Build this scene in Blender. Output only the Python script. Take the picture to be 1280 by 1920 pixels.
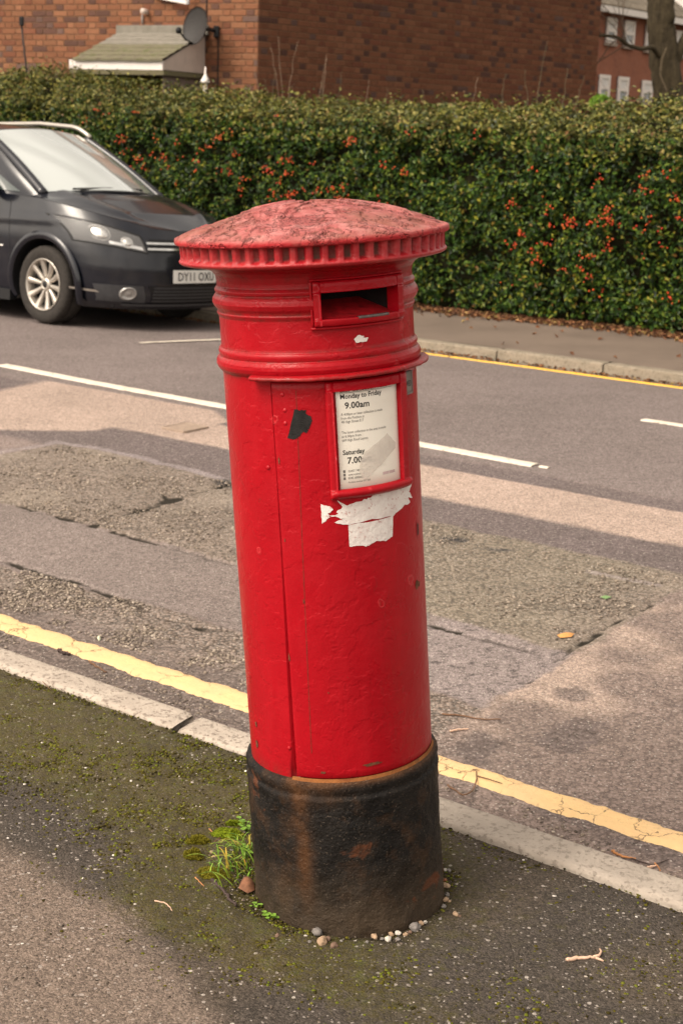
import bpy, bmesh, math, random
import numpy as np
from mathutils import Matrix, Vector

# ------------------------------------------------------------------ scene, camera, light
sc = bpy.context.scene
for o in list(bpy.data.objects):
    bpy.data.objects.remove(o)
COL = sc.collection
R = math.radians
FPX, PITCH, ROLL, CAMH = 2800.0, math.atan(710 / 2800), 0.032, 1.6
fw = Vector((0, math.cos(PITCH), -math.sin(PITCH)))
up0 = Vector((0, math.sin(PITCH), math.cos(PITCH)))
rt0 = Vector((1, 0, 0))
rt = rt0 * math.cos(ROLL) + up0 * math.sin(ROLL)
up = -rt0 * math.sin(ROLL) + up0 * math.cos(ROLL)
cd = bpy.data.cameras.new('camera')
cam = bpy.data.objects.new('camera', cd)
COL.objects.link(cam)
cam.matrix_world = Matrix(((rt.x, up.x, -fw.x, 0), (rt.y, up.y, -fw.y, 0), (rt.z, up.z, -fw.z, CAMH), (0, 0, 0, 1)))
cd.sensor_fit = 'VERTICAL'
cd.sensor_height = 36.0
cd.sensor_width = 24.0
cd.lens = 36.0 * FPX / 1920.0
cd.clip_start = 0.05
cd.clip_end = 2000
cd.dof.use_dof = True
cd.dof.focus_distance = 2.95
cd.dof.aperture_fstop = 9.0
sc.camera = cam

SUN_AZ, SUN_EL = R(-124), R(48)      # azimuth from +Y towards +X
world = bpy.data.worlds.new('World')
sc.world = world
world.use_nodes = True
wn = world.node_tree
wn.nodes.clear()
sky = wn.nodes.new('ShaderNodeTexSky')
sky.sky_type = 'NISHITA'
sky.sun_disc = False
sky.sun_elevation = SUN_EL
sky.sun_rotation = SUN_AZ
sky.air_density = 1.0
sky.dust_density = 4.0
sky.ozone_density = 1.0
hs = wn.nodes.new('ShaderNodeHueSaturation')          # thin overcast: the cloud veil takes the blue out
hs.inputs['Saturation'].default_value = 0.10
tc = wn.nodes.new('ShaderNodeTexCoord')
mp = wn.nodes.new('ShaderNodeMapping')
mp.inputs['Scale'].default_value = (1.6, 1.6, 4.5)
cn = wn.nodes.new('ShaderNodeTexNoise')
cn.inputs['Scale'].default_value = 1.7
cn.inputs['Detail'].default_value = 7
cn.inputs['Distortion'].default_value = 0.5
cr = wn.nodes.new('ShaderNodeMapRange')
cr.inputs[1].default_value = 0.3
cr.inputs[2].default_value = 0.7
cr.inputs[3].default_value = 1.35
cr.inputs[4].default_value = 2.9
mulc = wn.nodes.new('ShaderNodeMix')
mulc.data_type = 'RGBA'
mulc.blend_type = 'MULTIPLY'
mulc.inputs[0].default_value = 1.0
warm = wn.nodes.new('ShaderNodeMix')
warm.data_type = 'RGBA'
warm.blend_type = 'MULTIPLY'
warm.inputs[0].default_value = 1.0
warm.inputs[7].default_value = (1.10, 0.985, 0.85, 1)
bg = wn.nodes.new('ShaderNodeBackground')
bg.inputs['Strength'].default_value = 0.15
wo = wn.nodes.new('ShaderNodeOutputWorld')
L = wn.links.new
L(sky.outputs[0], hs.inputs['Color'])
L(tc.outputs['Generated'], mp.inputs['Vector'])
L(mp.outputs[0], cn.inputs['Vector'])
L(cn.outputs['Fac'], cr.inputs[0])
L(hs.outputs[0], mulc.inputs[6])
L(cr.outputs[0], mulc.inputs[7])
L(mulc.outputs[2], warm.inputs[6])
L(warm.outputs[2], bg.inputs['Color'])
L(bg.outputs[0], wo.inputs['Surface'])

sd = bpy.data.lights.new('sun', 'SUN')
sd.energy = 1.6
sd.angle = R(25)
sd.color = (1.0, 0.90, 0.76)
sun = bpy.data.objects.new('sun', sd)
COL.objects.link(sun)
sdir = Vector((math.sin(SUN_AZ) * math.cos(SUN_EL), math.cos(SUN_AZ) * math.cos(SUN_EL), math.sin(SUN_EL)))
sun.rotation_euler = sdir.to_track_quat('Z', 'Y').to_euler()
sun.location = sdir * 30

sc.view_settings.view_transform = 'Standard'
sc.view_settings.look = 'None'
sc.view_settings.gamma = 1
sc.view_settings.exposure = -0.1
sc.view_settings.use_curve_mapping = False
sc.render.engine = 'CYCLES'

# ------------------------------------------------------------------ helpers
rng = np.random.default_rng(7)
random.seed(7)
_T = rng.random((64, 64, 64)).astype(np.float32)

def vnoise(x, y, z=0.0):
    x, y, z = np.broadcast_arrays(np.asarray(x, float), np.asarray(y, float), np.asarray(z, float))
    xi, yi, zi = np.floor(x).astype(int), np.floor(y).astype(int), np.floor(z).astype(int)
    fx, fy, fz = x - xi, y - yi, z - zi
    fx = fx * fx * (3 - 2 * fx); fy = fy * fy * (3 - 2 * fy); fz = fz * fz * (3 - 2 * fz)
    def g(a, b, c): return _T[(xi + a) & 63, (yi + b) & 63, (zi + c) & 63]
    a = (g(0, 0, 0) * (1 - fx) + g(1, 0, 0) * fx) * (1 - fy) + (g(0, 1, 0) * (1 - fx) + g(1, 1, 0) * fx) * fy
    b = (g(0, 0, 1) * (1 - fx) + g(1, 0, 1) * fx) * (1 - fy) + (g(0, 1, 1) * (1 - fx) + g(1, 1, 1) * fx) * fy
    return a * (1 - fz) + b * fz

def fbm(x, y, z=0.0, o=4):
    s, a, t = 0, 1, 0
    for i in range(o):
        s = s + a * vnoise(np.asarray(x) * 2**i + i * 7.3, np.asarray(y) * 2**i + i * 3.1, np.asarray(z) * 2**i + i * 1.7)
        t += a; a *= 0.5
    return s / t

def smooth(e0, e1, x):
    t = np.clip((x - e0) / (e1 - e0), 0, 1)
    return t * t * (3 - 2 * t)

def prop(o, label=None, cat=None, group=None, kind=None):
    if label: o['label'] = label
    if cat: o['category'] = cat
    if group: o['group'] = group
    if kind: o['kind'] = kind
    return o

def mesh(name, V, F, mat=None, parent=None, flat=False, cols=None, attrs=None):
    me = bpy.data.meshes.new(name)
    V = np.asarray(V, dtype=np.float32).reshape(-1, 3)
    if isinstance(F, np.ndarray) and F.ndim == 2:
        k = F.shape[1]; nf = F.shape[0]
        me.vertices.add(len(V)); me.vertices.foreach_set('co', V.ravel())
        me.loops.add(nf * k); me.loops.foreach_set('vertex_index', F.astype(np.int32).ravel())
        me.polygons.add(nf); me.polygons.foreach_set('loop_start', np.arange(0, nf * k, k, dtype=np.int32))
        me.update(calc_edges=True)
    else:
        me.from_pydata(V.tolist(), [], [list(map(int, f)) for f in F])
    me.polygons.foreach_set('use_smooth', np.full(len(me.polygons), not flat))
    if cols is not None:
        ca = me.color_attributes.new('col', 'FLOAT_COLOR', 'POINT')
        c4 = np.ones((len(V), 4), np.float32); c4[:, :3] = cols
        ca.data.foreach_set('color', c4.ravel())
    for k, v in (attrs or {}).items():
        a = me.attributes.new(k, 'FLOAT', 'POINT'); a.data.foreach_set('value', np.asarray(v, np.float32).ravel())
    if mat: me.materials.append(mat)
    o = bpy.data.objects.new(name, me)
    COL.objects.link(o)
    if parent: o.parent = parent
    return o

def linked(name, me, parent=None, loc=(0, 0, 0), rot=(0, 0, 0), scale=(1, 1, 1)):
    o = bpy.data.objects.new(name, me); COL.objects.link(o)
    o.location = loc; o.rotation_euler = rot; o.scale = scale
    if parent: o.parent = parent
    return o

def empty(name, loc=(0, 0, 0), rot=(0, 0, 0), parent=None):
    o = bpy.data.objects.new(name, None); COL.objects.link(o)
    o.location = loc; o.rotation_euler = rot; o.empty_display_size = 0.1
    if parent: o.parent = parent
    return o

def gridfaces(nu, nv, closed_u=False):
    iu = np.arange(nu if closed_u else nu - 1); iv = np.arange(nv - 1)
    A, B = np.meshgrid(iu, iv, indexing='ij')
    A2 = (A + 1) % nu
    return np.stack([A * nv + B, A2 * nv + B, A2 * nv + B + 1, A * nv + B + 1], -1).reshape(-1, 4)

def box(c, s, rot=None):
    """verts, faces of a box with chamfer-free corners; c centre, s full size"""
    v = np.array([[x, y, z] for x in (-.5, .5) for y in (-.5, .5) for z in (-.5, .5)]) * np.asarray(s)
    if rot is not None: v = v @ np.asarray(rot).T
    f = [[0, 1, 3, 2], [4, 6, 7, 5], [0, 4, 5, 1], [2, 3, 7, 6], [0, 2, 6, 4], [1, 5, 7, 3]]
    return v + np.asarray(c), f

def bevbox(sx, sy, sz, b):
    bm = bmesh.new()
    bmesh.ops.create_cube(bm, size=1)
    bmesh.ops.scale(bm, vec=(sx, sy, sz), verts=bm.verts)
    bmesh.ops.bevel(bm, geom=bm.edges[:], offset=b, segments=1, affect='EDGES', profile=0.5)
    V = np.array([v.co[:] for v in bm.verts]); bm.verts.index_update()
    F = [[v.index for v in f.verts] for f in bm.faces]
    bm.free()
    return V, F

def merge(parts):
    V, F, o = [], [], 0
    for v, f in parts:
        V.append(np.asarray(v)); F += [[i + o for i in q] for q in f]; o += len(v)
    return np.concatenate(V), F

def tube(pts, rad, n=8, cap=True):
    pts = np.asarray(pts, float); rad = np.broadcast_to(np.asarray(rad, float), (len(pts),))
    V, F = [], []
    t = np.gradient(pts, axis=0); t /= np.linalg.norm(t, axis=1)[:, None] + 1e-9
    ref = np.array([0, 0, 1.0]) if abs(t[0][2]) < .9 else np.array([1.0, 0, 0])
    for i, p in enumerate(pts):
        a = np.cross(t[i], ref); a /= np.linalg.norm(a) + 1e-9; b = np.cross(t[i], a)
        for k in range(n):
            w = 2 * math.pi * k / n
            V.append(p + rad[i] * (math.cos(w) * a + math.sin(w) * b))
    for i in range(len(pts) - 1):
        for k in range(n):
            F.append([i * n + k, i * n + (k + 1) % n, (i + 1) * n + (k + 1) % n, (i + 1) * n + k])
    if cap:
        F.append(list(range(n))[::-1]); F.append([(len(pts) - 1) * n + k for k in range(n)])
    return np.array(V), F

def ico(sub=1):
    bm = bmesh.new(); bmesh.ops.create_icosphere(bm, subdivisions=sub, radius=1)
    V = np.array([v.co[:] for v in bm.verts]); bm.verts.index_update()
    F = np.array([[v.index for v in f.verts] for f in bm.faces]); bm.free()
    return V, F

# ------------------------------------------------------------------ material builder
class M:
    def __init__(s, name):
        s.m = bpy.data.materials.new(name); s.m.use_nodes = True
        s.nt = s.m.node_tree; s.nt.nodes.clear()
        s.out = s.nt.nodes.new('ShaderNodeOutputMaterial')
        s.p = s.nt.nodes.new('ShaderNodeBsdfPrincipled')
        s.nt.links.new(s.p.outputs[0], s.out.inputs[0])
        s._c = None
    def n(s, t): return s.nt.nodes.new(t)
    def put(s, sock, v):
        if hasattr(v, 'is_linked') or hasattr(v, 'links'): s.nt.links.new(v, sock)
        elif isinstance(v, (tuple, list)):
            sock.default_value = tuple(v) + ((1,) if len(v) == 3 and len(sock.default_value) == 4 else ())
        else: sock.default_value = v
    def coord(s, kind='Object'):
        if s._c is None: s._c = s.n('ShaderNodeTexCoord')
        return s._c.outputs[kind]
    def scaled(s, sc_, kind='Object'):
        m = s.n('ShaderNodeMapping'); s.nt.links.new(s.coord(kind), m.inputs['Vector']); m.inputs['Scale'].default_value = sc_
        return m.outputs[0]
    def noise(s, scale, detail=4, rough=.55, vec=None, dist=0.0, out='Fac'):
        t = s.n('ShaderNodeTexNoise'); t.inputs['Scale'].default_value = scale; t.inputs['Detail'].default_value = detail
        t.inputs['Roughness'].default_value = rough; t.inputs['Distortion'].default_value = dist
        s.nt.links.new(vec if vec is not None else s.coord(), t.inputs['Vector'])
        return t.outputs[out]
    def vor(s, scale, feat='F1', out='Distance', vec=None, rand=1.0):
        t = s.n('ShaderNodeTexVoronoi'); t.feature = feat; t.inputs['Scale'].default_value = scale
        t.inputs['Randomness'].default_value = rand
        s.nt.links.new(vec if vec is not None else s.coord(), t.inputs['Vector'])
        return t.outputs[out]
    def rng(s, v, a, b, c=0.0, d=1.0):
        t = s.n('ShaderNodeMapRange'); s.put(t.inputs[0], v)
        for i, q in enumerate((a, b, c, d)): t.inputs[i + 1].default_value = q
        return t.outputs[0]
    def math(s, op, a, b=0.0):
        t = s.n('ShaderNodeMath'); t.operation = op; s.put(t.inputs[0], a); s.put(t.inputs[1], b); return t.outputs[0]
    def mix(s, f, a, b, mode='MIX'):
        t = s.n('ShaderNodeMix'); t.data_type = 'RGBA'; t.blend_type = mode
        s.put(t.inputs[0], f); s.put(t.inputs[6], a); s.put(t.inputs[7], b); return t.outputs[2]
    def ramp(s, f, stops):
        t = s.n('ShaderNodeValToRGB'); s.put(t.inputs[0], f); e = t.color_ramp.elements
        while len(e) < len(stops): e.new(0.5)
        for el, (p, c) in zip(e, stops): el.position = p; el.color = tuple(c) + (1,)
        return t.outputs[0]
    def attr(s, name, out='Fac'):
        t = s.n('ShaderNodeAttribute'); t.attribute_name = name; return t.outputs[out]
    def island(s):
        return s.n('ShaderNodeNewGeometry').outputs['Random Per Island']
    def bump(s, h, strength=.5, dist=.005, normal=None):
        t = s.n('ShaderNodeBump'); t.inputs['Strength'].default_value = strength; t.inputs['Distance'].default_value = dist
        s.put(t.inputs['Height'], h)
        if normal is not None: s.put(t.inputs['Normal'], normal)
        return t.outputs[0]
    def fin(s, col, rough=.6, spec=None, metal=None, normal=None, coat=None, ior=None, trans=None, alpha=None):
        I = s.p.inputs
        s.put(I['Base Color'], col); s.put(I['Roughness'], rough)
        if spec is not None: s.put(I['Specular IOR Level'], spec)
        if metal is not None: s.put(I['Metallic'], metal)
        if normal is not None: s.put(I['Normal'], normal)
        if coat is not None: s.put(I['Coat Weight'], coat); I['Coat Roughness'].default_value = .06
        if ior is not None: s.put(I['IOR'], ior)
        if trans is not None: s.put(I['Transmission Weight'], trans)
        if alpha is not None: s.put(I['Alpha'], alpha)
        return s.m

def plain(name, col, rough=.6, metal=0.0, spec=.28, var=.12, scale=30, bump=.0):
    m = M(name)
    k = m.noise(scale, 5)
    c = m.mix(m.rng(k, .3, .7), tuple(q * (1 - var) for q in col), tuple(min(1, q * (1 + var)) for q in col))
    nm = m.bump(m.noise(scale * 4, 4), bump, .003) if bump else None
    return m.fin(c, rough, spec, metal, nm)

# ------------------------------------------------------------------ street frame: s runs along the road (left, away), n across it (away)
AZ = R(127)
DV = np.array([-math.sin(AZ), -math.cos(AZ)])
NV = np.array([-math.cos(AZ), math.sin(AZ)])
def W(s, n, z=0.0):
    s, n, z = np.broadcast_arrays(np.asarray(s, float), np.asarray(n, float), np.asarray(z, float))
    return np.stack([s * DV[0] + n * NV[0], s * DV[1] + n * NV[1], z], -1)
def roadz(n):
    t = (np.clip(n, 2.8, 10) - 6.4) / 3.47
    return 0.03 - 0.10 * t * t
KIN, KOUT, FK = 2.785, 2.90, 9.87      # near kerb back and front, far kerb face

# ------------------------------------------------------------------ ground sheets
def mat_far_ground():
    m = M('far_ground')
    c = m.ramp(m.noise(.5, 5), [(.3, (.035, .045, .018)), (.7, (.075, .075, .035))])
    return m.fin(c, .95)
g = mesh('ground', [(-900, -900, -.35), (900, -900, -.35), (900, 900, -.35), (-900, 900, -.35)], [[0, 1, 2, 3]], mat_far_ground())
prop(g, kind='structure')

def mat_road():
    m = M('worn_asphalt')
    col = m.attr('col', 'Color'); coarse = m.attr('coarse'); crack = m.attr('crack')
    cellc = m.vor(95, out='Color'); celld = m.vor(95)
    sep = m.n('ShaderNodeSeparateColor'); m.nt.links.new(cellc, sep.inputs[0])
    rnd = sep.outputs[0]
    fine = m.vor(230, out='Color'); sep2 = m.n('ShaderNodeSeparateColor'); m.nt.links.new(fine, sep2.inputs[0])
    kf = m.math('MULTIPLY', m.rng(sep2.outputs[1], 0, 1, .52, 1.45), m.math('MULTIPLY', m.rng(m.noise(75, 3, .7), .3, .7, .70, 1.30), m.rng(m.noise(28, 4, .7), .3, .7, .84, 1.16)))
    kc = m.rng(rnd, 0, 1, .42, 1.6)
    k = m.math('ADD', m.math('MULTIPLY', kc, coarse), m.math('MULTIPLY', kf, m.math('SUBTRACT', 1.0, coarse)))
    gap = m.rng(celld, .35, .75, 1.0, .45)              # dark binder between exposed stones
    gapm = m.math('ADD', m.math('MULTIPLY', gap, coarse), m.math('SUBTRACT', 1.0, coarse))
    k = m.math('MULTIPLY', k, gapm)
    comb = m.n('ShaderNodeCombineColor')
    for i in range(3): m.nt.links.new(k, comb.inputs[i])
    c = m.mix(1.0, col, comb.outputs[0], 'MULTIPLY')
    hue = m.mix(m.math('MULTIPLY', coarse, .35), c, m.mix(m.rng(sep.outputs[2], .2, .8), (.30, .20, .13), (.17, .19, .18)))
    c = m.mix(m.math('MULTIPLY', coarse, .3), c, hue)
    white = m.rng(sep2.outputs[0], .965, .985)
    c = m.mix(m.math('MULTIPLY', white, .55), c, (.55, .50, .45))
    stain = m.rng(m.noise(2.2, 5, .6), .45, .75)
    c = m.mix(m.math('MULTIPLY', stain, .22), c, (.07, .06, .05))
    c = m.mix(m.rng(crack, .35, .8), c, (.028, .024, .019))
    h = m.math('ADD', m.math('MULTIPLY', m.math('SUBTRACT', 1.0, celld), m.math('MULTIPLY', coarse, 1.0)), m.math('MULTIPLY', m.noise(260, 3), .30))
    nb = m.bump(h, .75, .006)
    return m.fin(c, .9, .10, normal=nb)

def seg_dist(P, pts):
    d = np.full(P.shape[:-1], 9.0)
    for (a, b) in zip(pts[:-1], pts[1:]):
        a, b = np.array(a), np.array(b); ab = b - a
        t = np.clip(((P - a) @ ab) / (ab @ ab), 0, 1)
        d = np.minimum(d, np.linalg.norm(P - a - t[..., None] * ab, axis=-1))
    return d

def build_road():
    ss = np.unique(np.round(np.concatenate([np.linspace(-60, -2, 30), np.arange(-2, .9, .1), np.arange(.9, 5.6, .014), np.arange(5.6, 9.4, .03), np.arange(9.4, 16, .15), np.linspace(16, 90, 40)]), 4))
    nn = np.unique(np.round(np.concatenate([np.arange(2.86, 5.3, .014), np.arange(5.3, 7.2, .025), np.arange(7.2, 9.9, .05)]), 4))
    S, N = np.meshgrid(ss, nn, indexing='ij')
    w1 = (fbm(S * 1.7, N * 1.7, 3) - .5) * .10; w2 = (fbm(S * 7, N * 7, 5) - .5) * .07; w3 = (fbm(S * 25, N * 25, 9) - .5) * .03
    wob = w1 + w2 + w3
    n2 = N + wob * .8; s2 = S + wob * .9
    base = np.array([.235, .180, .150])                         # general brown-grey running surface
    C = np.broadcast_to(base, S.shape + (3,)).copy()
    coarse = np.full(S.shape, .35)
    def put(mask, col, cz):
        nonlocal C, coarse
        C[:] = C * (1 - mask[..., None]) + np.array(col) * mask[..., None]
        coarse[:] = coarse * (1 - mask) + cz * mask
    # far lane: darker, finer
    put(smooth(6.18, 6.24, n2), (.190, .152, .132), .30)
    put(smooth(5.0, 5.1, n2) * (1 - smooth(6.18, 6.24, n2)), (.150, .118, .105), .42)
    # mottling of the older surface on the right
    r = 1 - smooth(2.14, 2.19, s2)
    rn = r * (1 - smooth(4.95, 5.05, n2))
    put(rn, (.205, .155, .125), .45)
    put(rn * smooth(.44, .60, fbm(S * 2.6 + 9, N * 2.6, 1)) * smooth(3.3, 3.6, n2), (.34, .255, .195), .25)
    put(rn * smooth(.55, .66, fbm(S * 6 + 2, N * 6, 19)) * .7, (.125, .098, .085), .5)
    put(rn * smooth(3.15, 3.5, 3.9 - n2 + .0 * S) * .7, (.120, .094, .080), .40)
    # left of the joint: gutter strip, trench reinstatement, old coarse surface
    l = smooth(2.15, 2.18, s2)
    put(l * (1 - smooth(3.58, 3.60, n2)), (.215, .168, .132), .95)
    put(l * (1 - smooth(3.30, 3.40, n2)), (.165, .128, .105), .50)
    put(l * smooth(.5, .6, fbm(S * 2.2 + 3, N * 5, 8)) * (1 - smooth(3.45, 3.5, n2)) * smooth(3.25, 3.3, n2) * .7, (.245, .19, .15), .75)
    tr = l * smooth(3.59, 3.605, n2) * (1 - smooth(4.15, 4.165, n2))
    put(tr, (.188, .150, .126), .16)
    put(tr * (1 - smooth(2.66, 2.70, s2)), (.235, .190, .165), .10)
    pit = smooth(.70, .76, fbm(S * 60, N * 60, 2, 2)) * tr * (1 - smooth(2.9, 3.1, S))
    put(pit * .8, (.06, .05, .045), .1)
    old = l * smooth(4.155, 4.17, n2) * (1 - smooth(5.10, 5.14, n2)) * (1 - smooth(5.66, 5.72, s2))
    put(old, (.218, .172, .132), .80)
    put(old * smooth(.45, .6, fbm(S * 3, N * 3, 11)) * .7, (.245, .198, .148), .35)
    put(old * smooth(2.14, 2.5, s2) * (1 - smooth(3.2, 3.6, s2)) * .5, (.205, .172, .118), .85)
    # sealed joint, lighter, round the old patch
    lj = [(5.74, 4.7), (5.71, 5.13), (5.37, 5.15), (4.75, 5.145), (4.55, 5.10)]
    put((1 - smooth(.018, .035, seg_dist(np.stack([s2, n2], -1), lj))) * .75, (.27, .225, .205), .1)
    lj2 = [(2.52, 4.93), (2.26, 4.95)]
    put((1 - smooth(.012, .028, seg_dist(np.stack([s2, n2], -1), lj2))) * .7, (.29, .24, .21), .1)
    # pale resurfaced band along the lane
    up_ = 6.32 - .28 * smooth(5.7, 5.3, s2) * 1.0
    up_ = np.where(s2 > 5.74, 6.32, np.where(s2 > 5.42, 6.13 + (s2 - 5.42) * .6, 6.03 + (s2 < 4.2) * -.04))
    lo_ = np.where(s2 > 5.8, 5.42 - (s2 - 5.8) * .85, np.where(s2 > 5.6, 5.58, 5.47))
    lo_ = np.where((s2 <= 5.6) & (s2 > 4.6), 5.585, lo_)
    nb2 = N + (w2 + w3) * .35
    band = smooth(-.012, .012, nb2 - lo_) * smooth(-.012, .012, up_ - nb2) * (1 - smooth(7.0, 7.1, s2 - (n2 - 5.9) * .15)) 
    put(band, (.365, .272, .208), .06)
    # black bitumen smear
    bs = (1 - smooth(.02, .075, seg_dist(np.stack([s2, n2], -1), [(3.32, 4.93), (3.15, 4.94), (2.95, 4.99)]))) * smooth(.42, .55, fbm(S * 14, N * 14, 4))
    put(bs, (.045, .042, .04), .5)
    bs = (1 - smooth(.03, .09, seg_dist(np.stack([s2, n2], -1), [(4.50, 5.08), (4.36, 5.06)]))) * smooth(.4, .55, fbm(S * 14, N * 14, 4))
    put(bs, (.05, .045, .042), .5)
    # cracks: real grooves
    P = np.stack([S + w2 * .6 + w3 * 1.3, N + w2 * .6 + w3 * 1.3], -1)
    cr_ = np.zeros(S.shape)
    for pts, wd in [([(5.3, 4.17), (4.71, 4.176), (4.43, 4.169), (4.03, 4.153), (3.3, 4.15), (2.7, 4.06)], .011),
                    ([(4.43, 4.169), (4.441, 4.445), (4.462, 4.631), (4.464, 4.874), (4.452, 5.08)], .022),
                    ([(4.6, 3.63), (4.18, 3.62), (3.94, 3.637), (3.67, 3.59), (3.43, 3.534), (3.1, 3.60), (2.37, 3.62)], .012),
                    ([(2.171, 4.05), (2.189, 4.50)], .009), ([(2.135, 3.661), (2.171, 4.05)], .0045), ([(2.189, 4.5), (2.173, 4.995)], .005),
                    ([(2.66, 4.06), (2.35, 4.065), (2.17, 4.06)], .010), ([(2.9, 4.06), (2.55, 4.07)], .013),
                    ([(4.47, 4.65), (4.56, 4.72), (4.58, 4.80)], .008)]:
        ww = wd * (.25 + 1.6 * smooth(.3, .75, fbm(S * 13, N * 13, wd * 900)))
        cr_ = np.maximum(cr_, (1 - smooth(ww * .5, ww * 1.5, seg_dist(P, pts))) * (.55 + .45 * smooth(.36, .52, fbm(S * 6 + 3, N * 6, 13))))
    z = roadz(N) + (fbm(S * .9, N * .9, 2) - .5) * .012 - cr_ * .012 - tr * .003 + band * .003
    z += coarse * (fbm(S * 45, N * 45, 6, 2) - .5) * .005
    mot = .86 + .28 * fbm(S * 1.3, N * 1.3, 21)
    C *= mot[..., None] * np.array([.96, .985, 1.08])
    V = W(S, N, z).reshape(-1, 3)
    o = mesh('road', V, gridfaces(len(ss), len(nn))[:, ::-1], mat_road(), cols=C.reshape(-1, 3), attrs={'coarse': coarse, 'crack': cr_})
    prop(o, kind='structure')
    return o
road = build_road()

def mat_paint(name, col, dirt, amount=.5):
    m = M(name)
    k = m.noise(7, 6, .6); f = m.noise(60, 4)
    c = m.mix(m.rng(k, .42, .75, 0, amount), col, dirt)
    c = m.mix(m.rng(f, .3, .75, 0, .25), c, tuple(q * .7 for q in col))
    v = m.vor(11, 'DISTANCE_TO_EDGE', vec=m.noise(9, 3, out='Color'))
    pit = m.rng(m.vor(150), .12, .2, 1, 0)
    wv = m.n('ShaderNodeVectorMath'); wv.operation = 'ADD'; sv = m.n('ShaderNodeVectorMath'); sv.operation = 'SCALE'; sv.inputs['Scale'].default_value = .12
    m.nt.links.new(m.noise(11, 4, .65, out='Color'), sv.inputs[0]); m.nt.links.new(m.coord(), wv.inputs[0]); m.nt.links.new(sv.outputs[0], wv.inputs[1])
    ck = m.math('MULTIPLY', m.rng(m.vor(7, 'DISTANCE_TO_EDGE', vec=wv.outputs[0]), .006, .016, 1, 0), m.rng(m.noise(6, 3), .45, .55))
    c = m.mix(m.math('MULTIPLY', ck, .8), c, (.14, .10, .06))
    wear = m.rng(m.noise(26, 6, .72), .60, .68)
    c = m.mix(m.math('MULTIPLY', wear, .55), c, tuple(q * .55 for q in dirt))
    c = m.mix(m.math('MULTIPLY', pit, m.rng(m.noise(12, 2), .5, .6, 0, .6)), c, (.06, .05, .04))
    return m.fin(c, .75, .2, normal=m.bump(m.math('SUBTRACT', m.noise(90, 4), ck), .6, .004))
M_YEL = mat_paint('yellow_road_paint', (.73, .495, .245), (.57, .40, .24), .8)
M_YEL2 = mat_paint('far_yellow_paint', (.80, .46, .06), (.62, .40, .14), .5)
M_WHT = mat_paint('white_road_paint', (.70, .62, .52), (.58, .49, .41), .5)

def strip(name, s0, s1, nfun, hw, mat, thick=.005, rag=.010, ds=.012, seed=0, parent=road, nc=7):
    ss = np.arange(s0, s1 + ds, ds); k = np.linspace(-1, 1, nc)
    e0 = (fbm(ss * 14, seed, 1.5) - .5) * rag * 2 + (fbm(ss * 60, seed + 5, 1.5) - .5) * rag * .9
    e1 = (fbm(ss * 14, seed + 9, 4.5) - .5) * rag * 2 + (fbm(ss * 60, seed + 3, 6.5) - .5) * rag * .9
    lo = nfun(ss) - hw + e0; hi = nfun(ss) + hw + e1
    N = lo[:, None] + (hi - lo)[:, None] * (k[None] * .5 + .5)
    S = np.repeat(ss[:, None], nc, 1)
    Z = roadz(N) + (fbm(S * .9, N * .9, 2) - .5) * .012 + thick + (fbm(S * 40, N * 40, 3) - .5) * .003
    Z[:, 0] -= thick + .004; Z[:, -1] -= thick + .004
    return mesh(name, W(S, N, Z), gridfaces(len(ss), nc)[:, ::-1], mat, parent)
strip('yellow_line', -1.5, 2.63, lambda s: 3.188 + 0 * s, .053, M_YEL, .006, .014, ds=.008, seed=3)
strip('yellow_line', 2.70, 6.0, lambda s: 3.177 + 0 * s, .056, M_YEL, .006, .020, ds=.008, seed=11)
strip('yellow_line', 2.60, 2.735, lambda s: 3.150 + 0 * s, .030, M_YEL, .004, .02, seed=17)
strip('yellow_line', -2, 6.30, lambda s: 9.735 + 0 * s, .042, M_YEL2, .006, .006, .03, seed=5)
strip('yellow_line', 6.33, 6.9, lambda s: 9.735 + 0 * s, .036, M_YEL2, .006, .006, .03, seed=6)
strip('white_line', 3.61, 5.0, lambda s: 6.375 + .02 * (s - 3.6), .052, M_WHT, .006, .006, .02, seed=21)
strip('white_line', 4.98, 7.75, lambda s: 6.43 + .028 * (s - 5), .056, M_WHT, .006, .008, .02, seed=23)
strip('white_line', 3.1, 3.83, lambda s: 8.035 + 0 * s, .05, M_WHT, .006, .008, .02, seed=25)
strip('white_line', 3.53, 3.575, lambda s: 6.372 + 0 * s, .02, M_WHT, .005, .008, .01, seed=27)
# worn bay marking across the far lane
ss = np.linspace(-.03, .03, 4); nn = np.arange(8.05, 9.0, .03)
NN, SS = np.meshgrid(nn, ss, indexing='ij'); SS = SS + 8.0 - (NN - 8.2) * .2 + (fbm(NN * 20, SS * 20, 1) - .5) * .03
mesh('white_line', W(SS, NN, roadz(NN) + .0085), gridfaces(len(nn), 4), M_WHT, road)

# little iron stop-valve cover
mo = M('iron_cover')
m_iron = mo.fin(mo.mix(mo.rng(mo.noise(40, 4), .3, .7), (.25, .19, .15), (.33, .25, .195)), .8, .2, 0.0, mo.bump(mo.vor(90), .6, .004))
cv, cf = bevbox(.15, .17, .016, .004)
valve = mesh('valve_cover', cv, cf, m_iron, flat=True)
p = W(5.455, 5.815, 0)
valve.location = (p[0], p[1], float(roadz(5.815)) + .002); valve.rotation_euler = (0, 0, math.atan2(DV[1], DV[0]))
prop(valve, 'small square iron valve cover set in the pale strip of road', 'valve cover')
for q in (-1, 1):
    v_, f_ = bevbox(.165, .012, .02, .003); e_ = mesh('frame_edge', v_, f_, m_iron, valve, True); e_.location = (0, q * .093, 0)
    v_, f_ = bevbox(.012, .174, .02, .003); e_ = mesh('frame_edge', v_, f_, m_iron, valve, True); e_.location = (q * .082, 0, 0)

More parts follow.
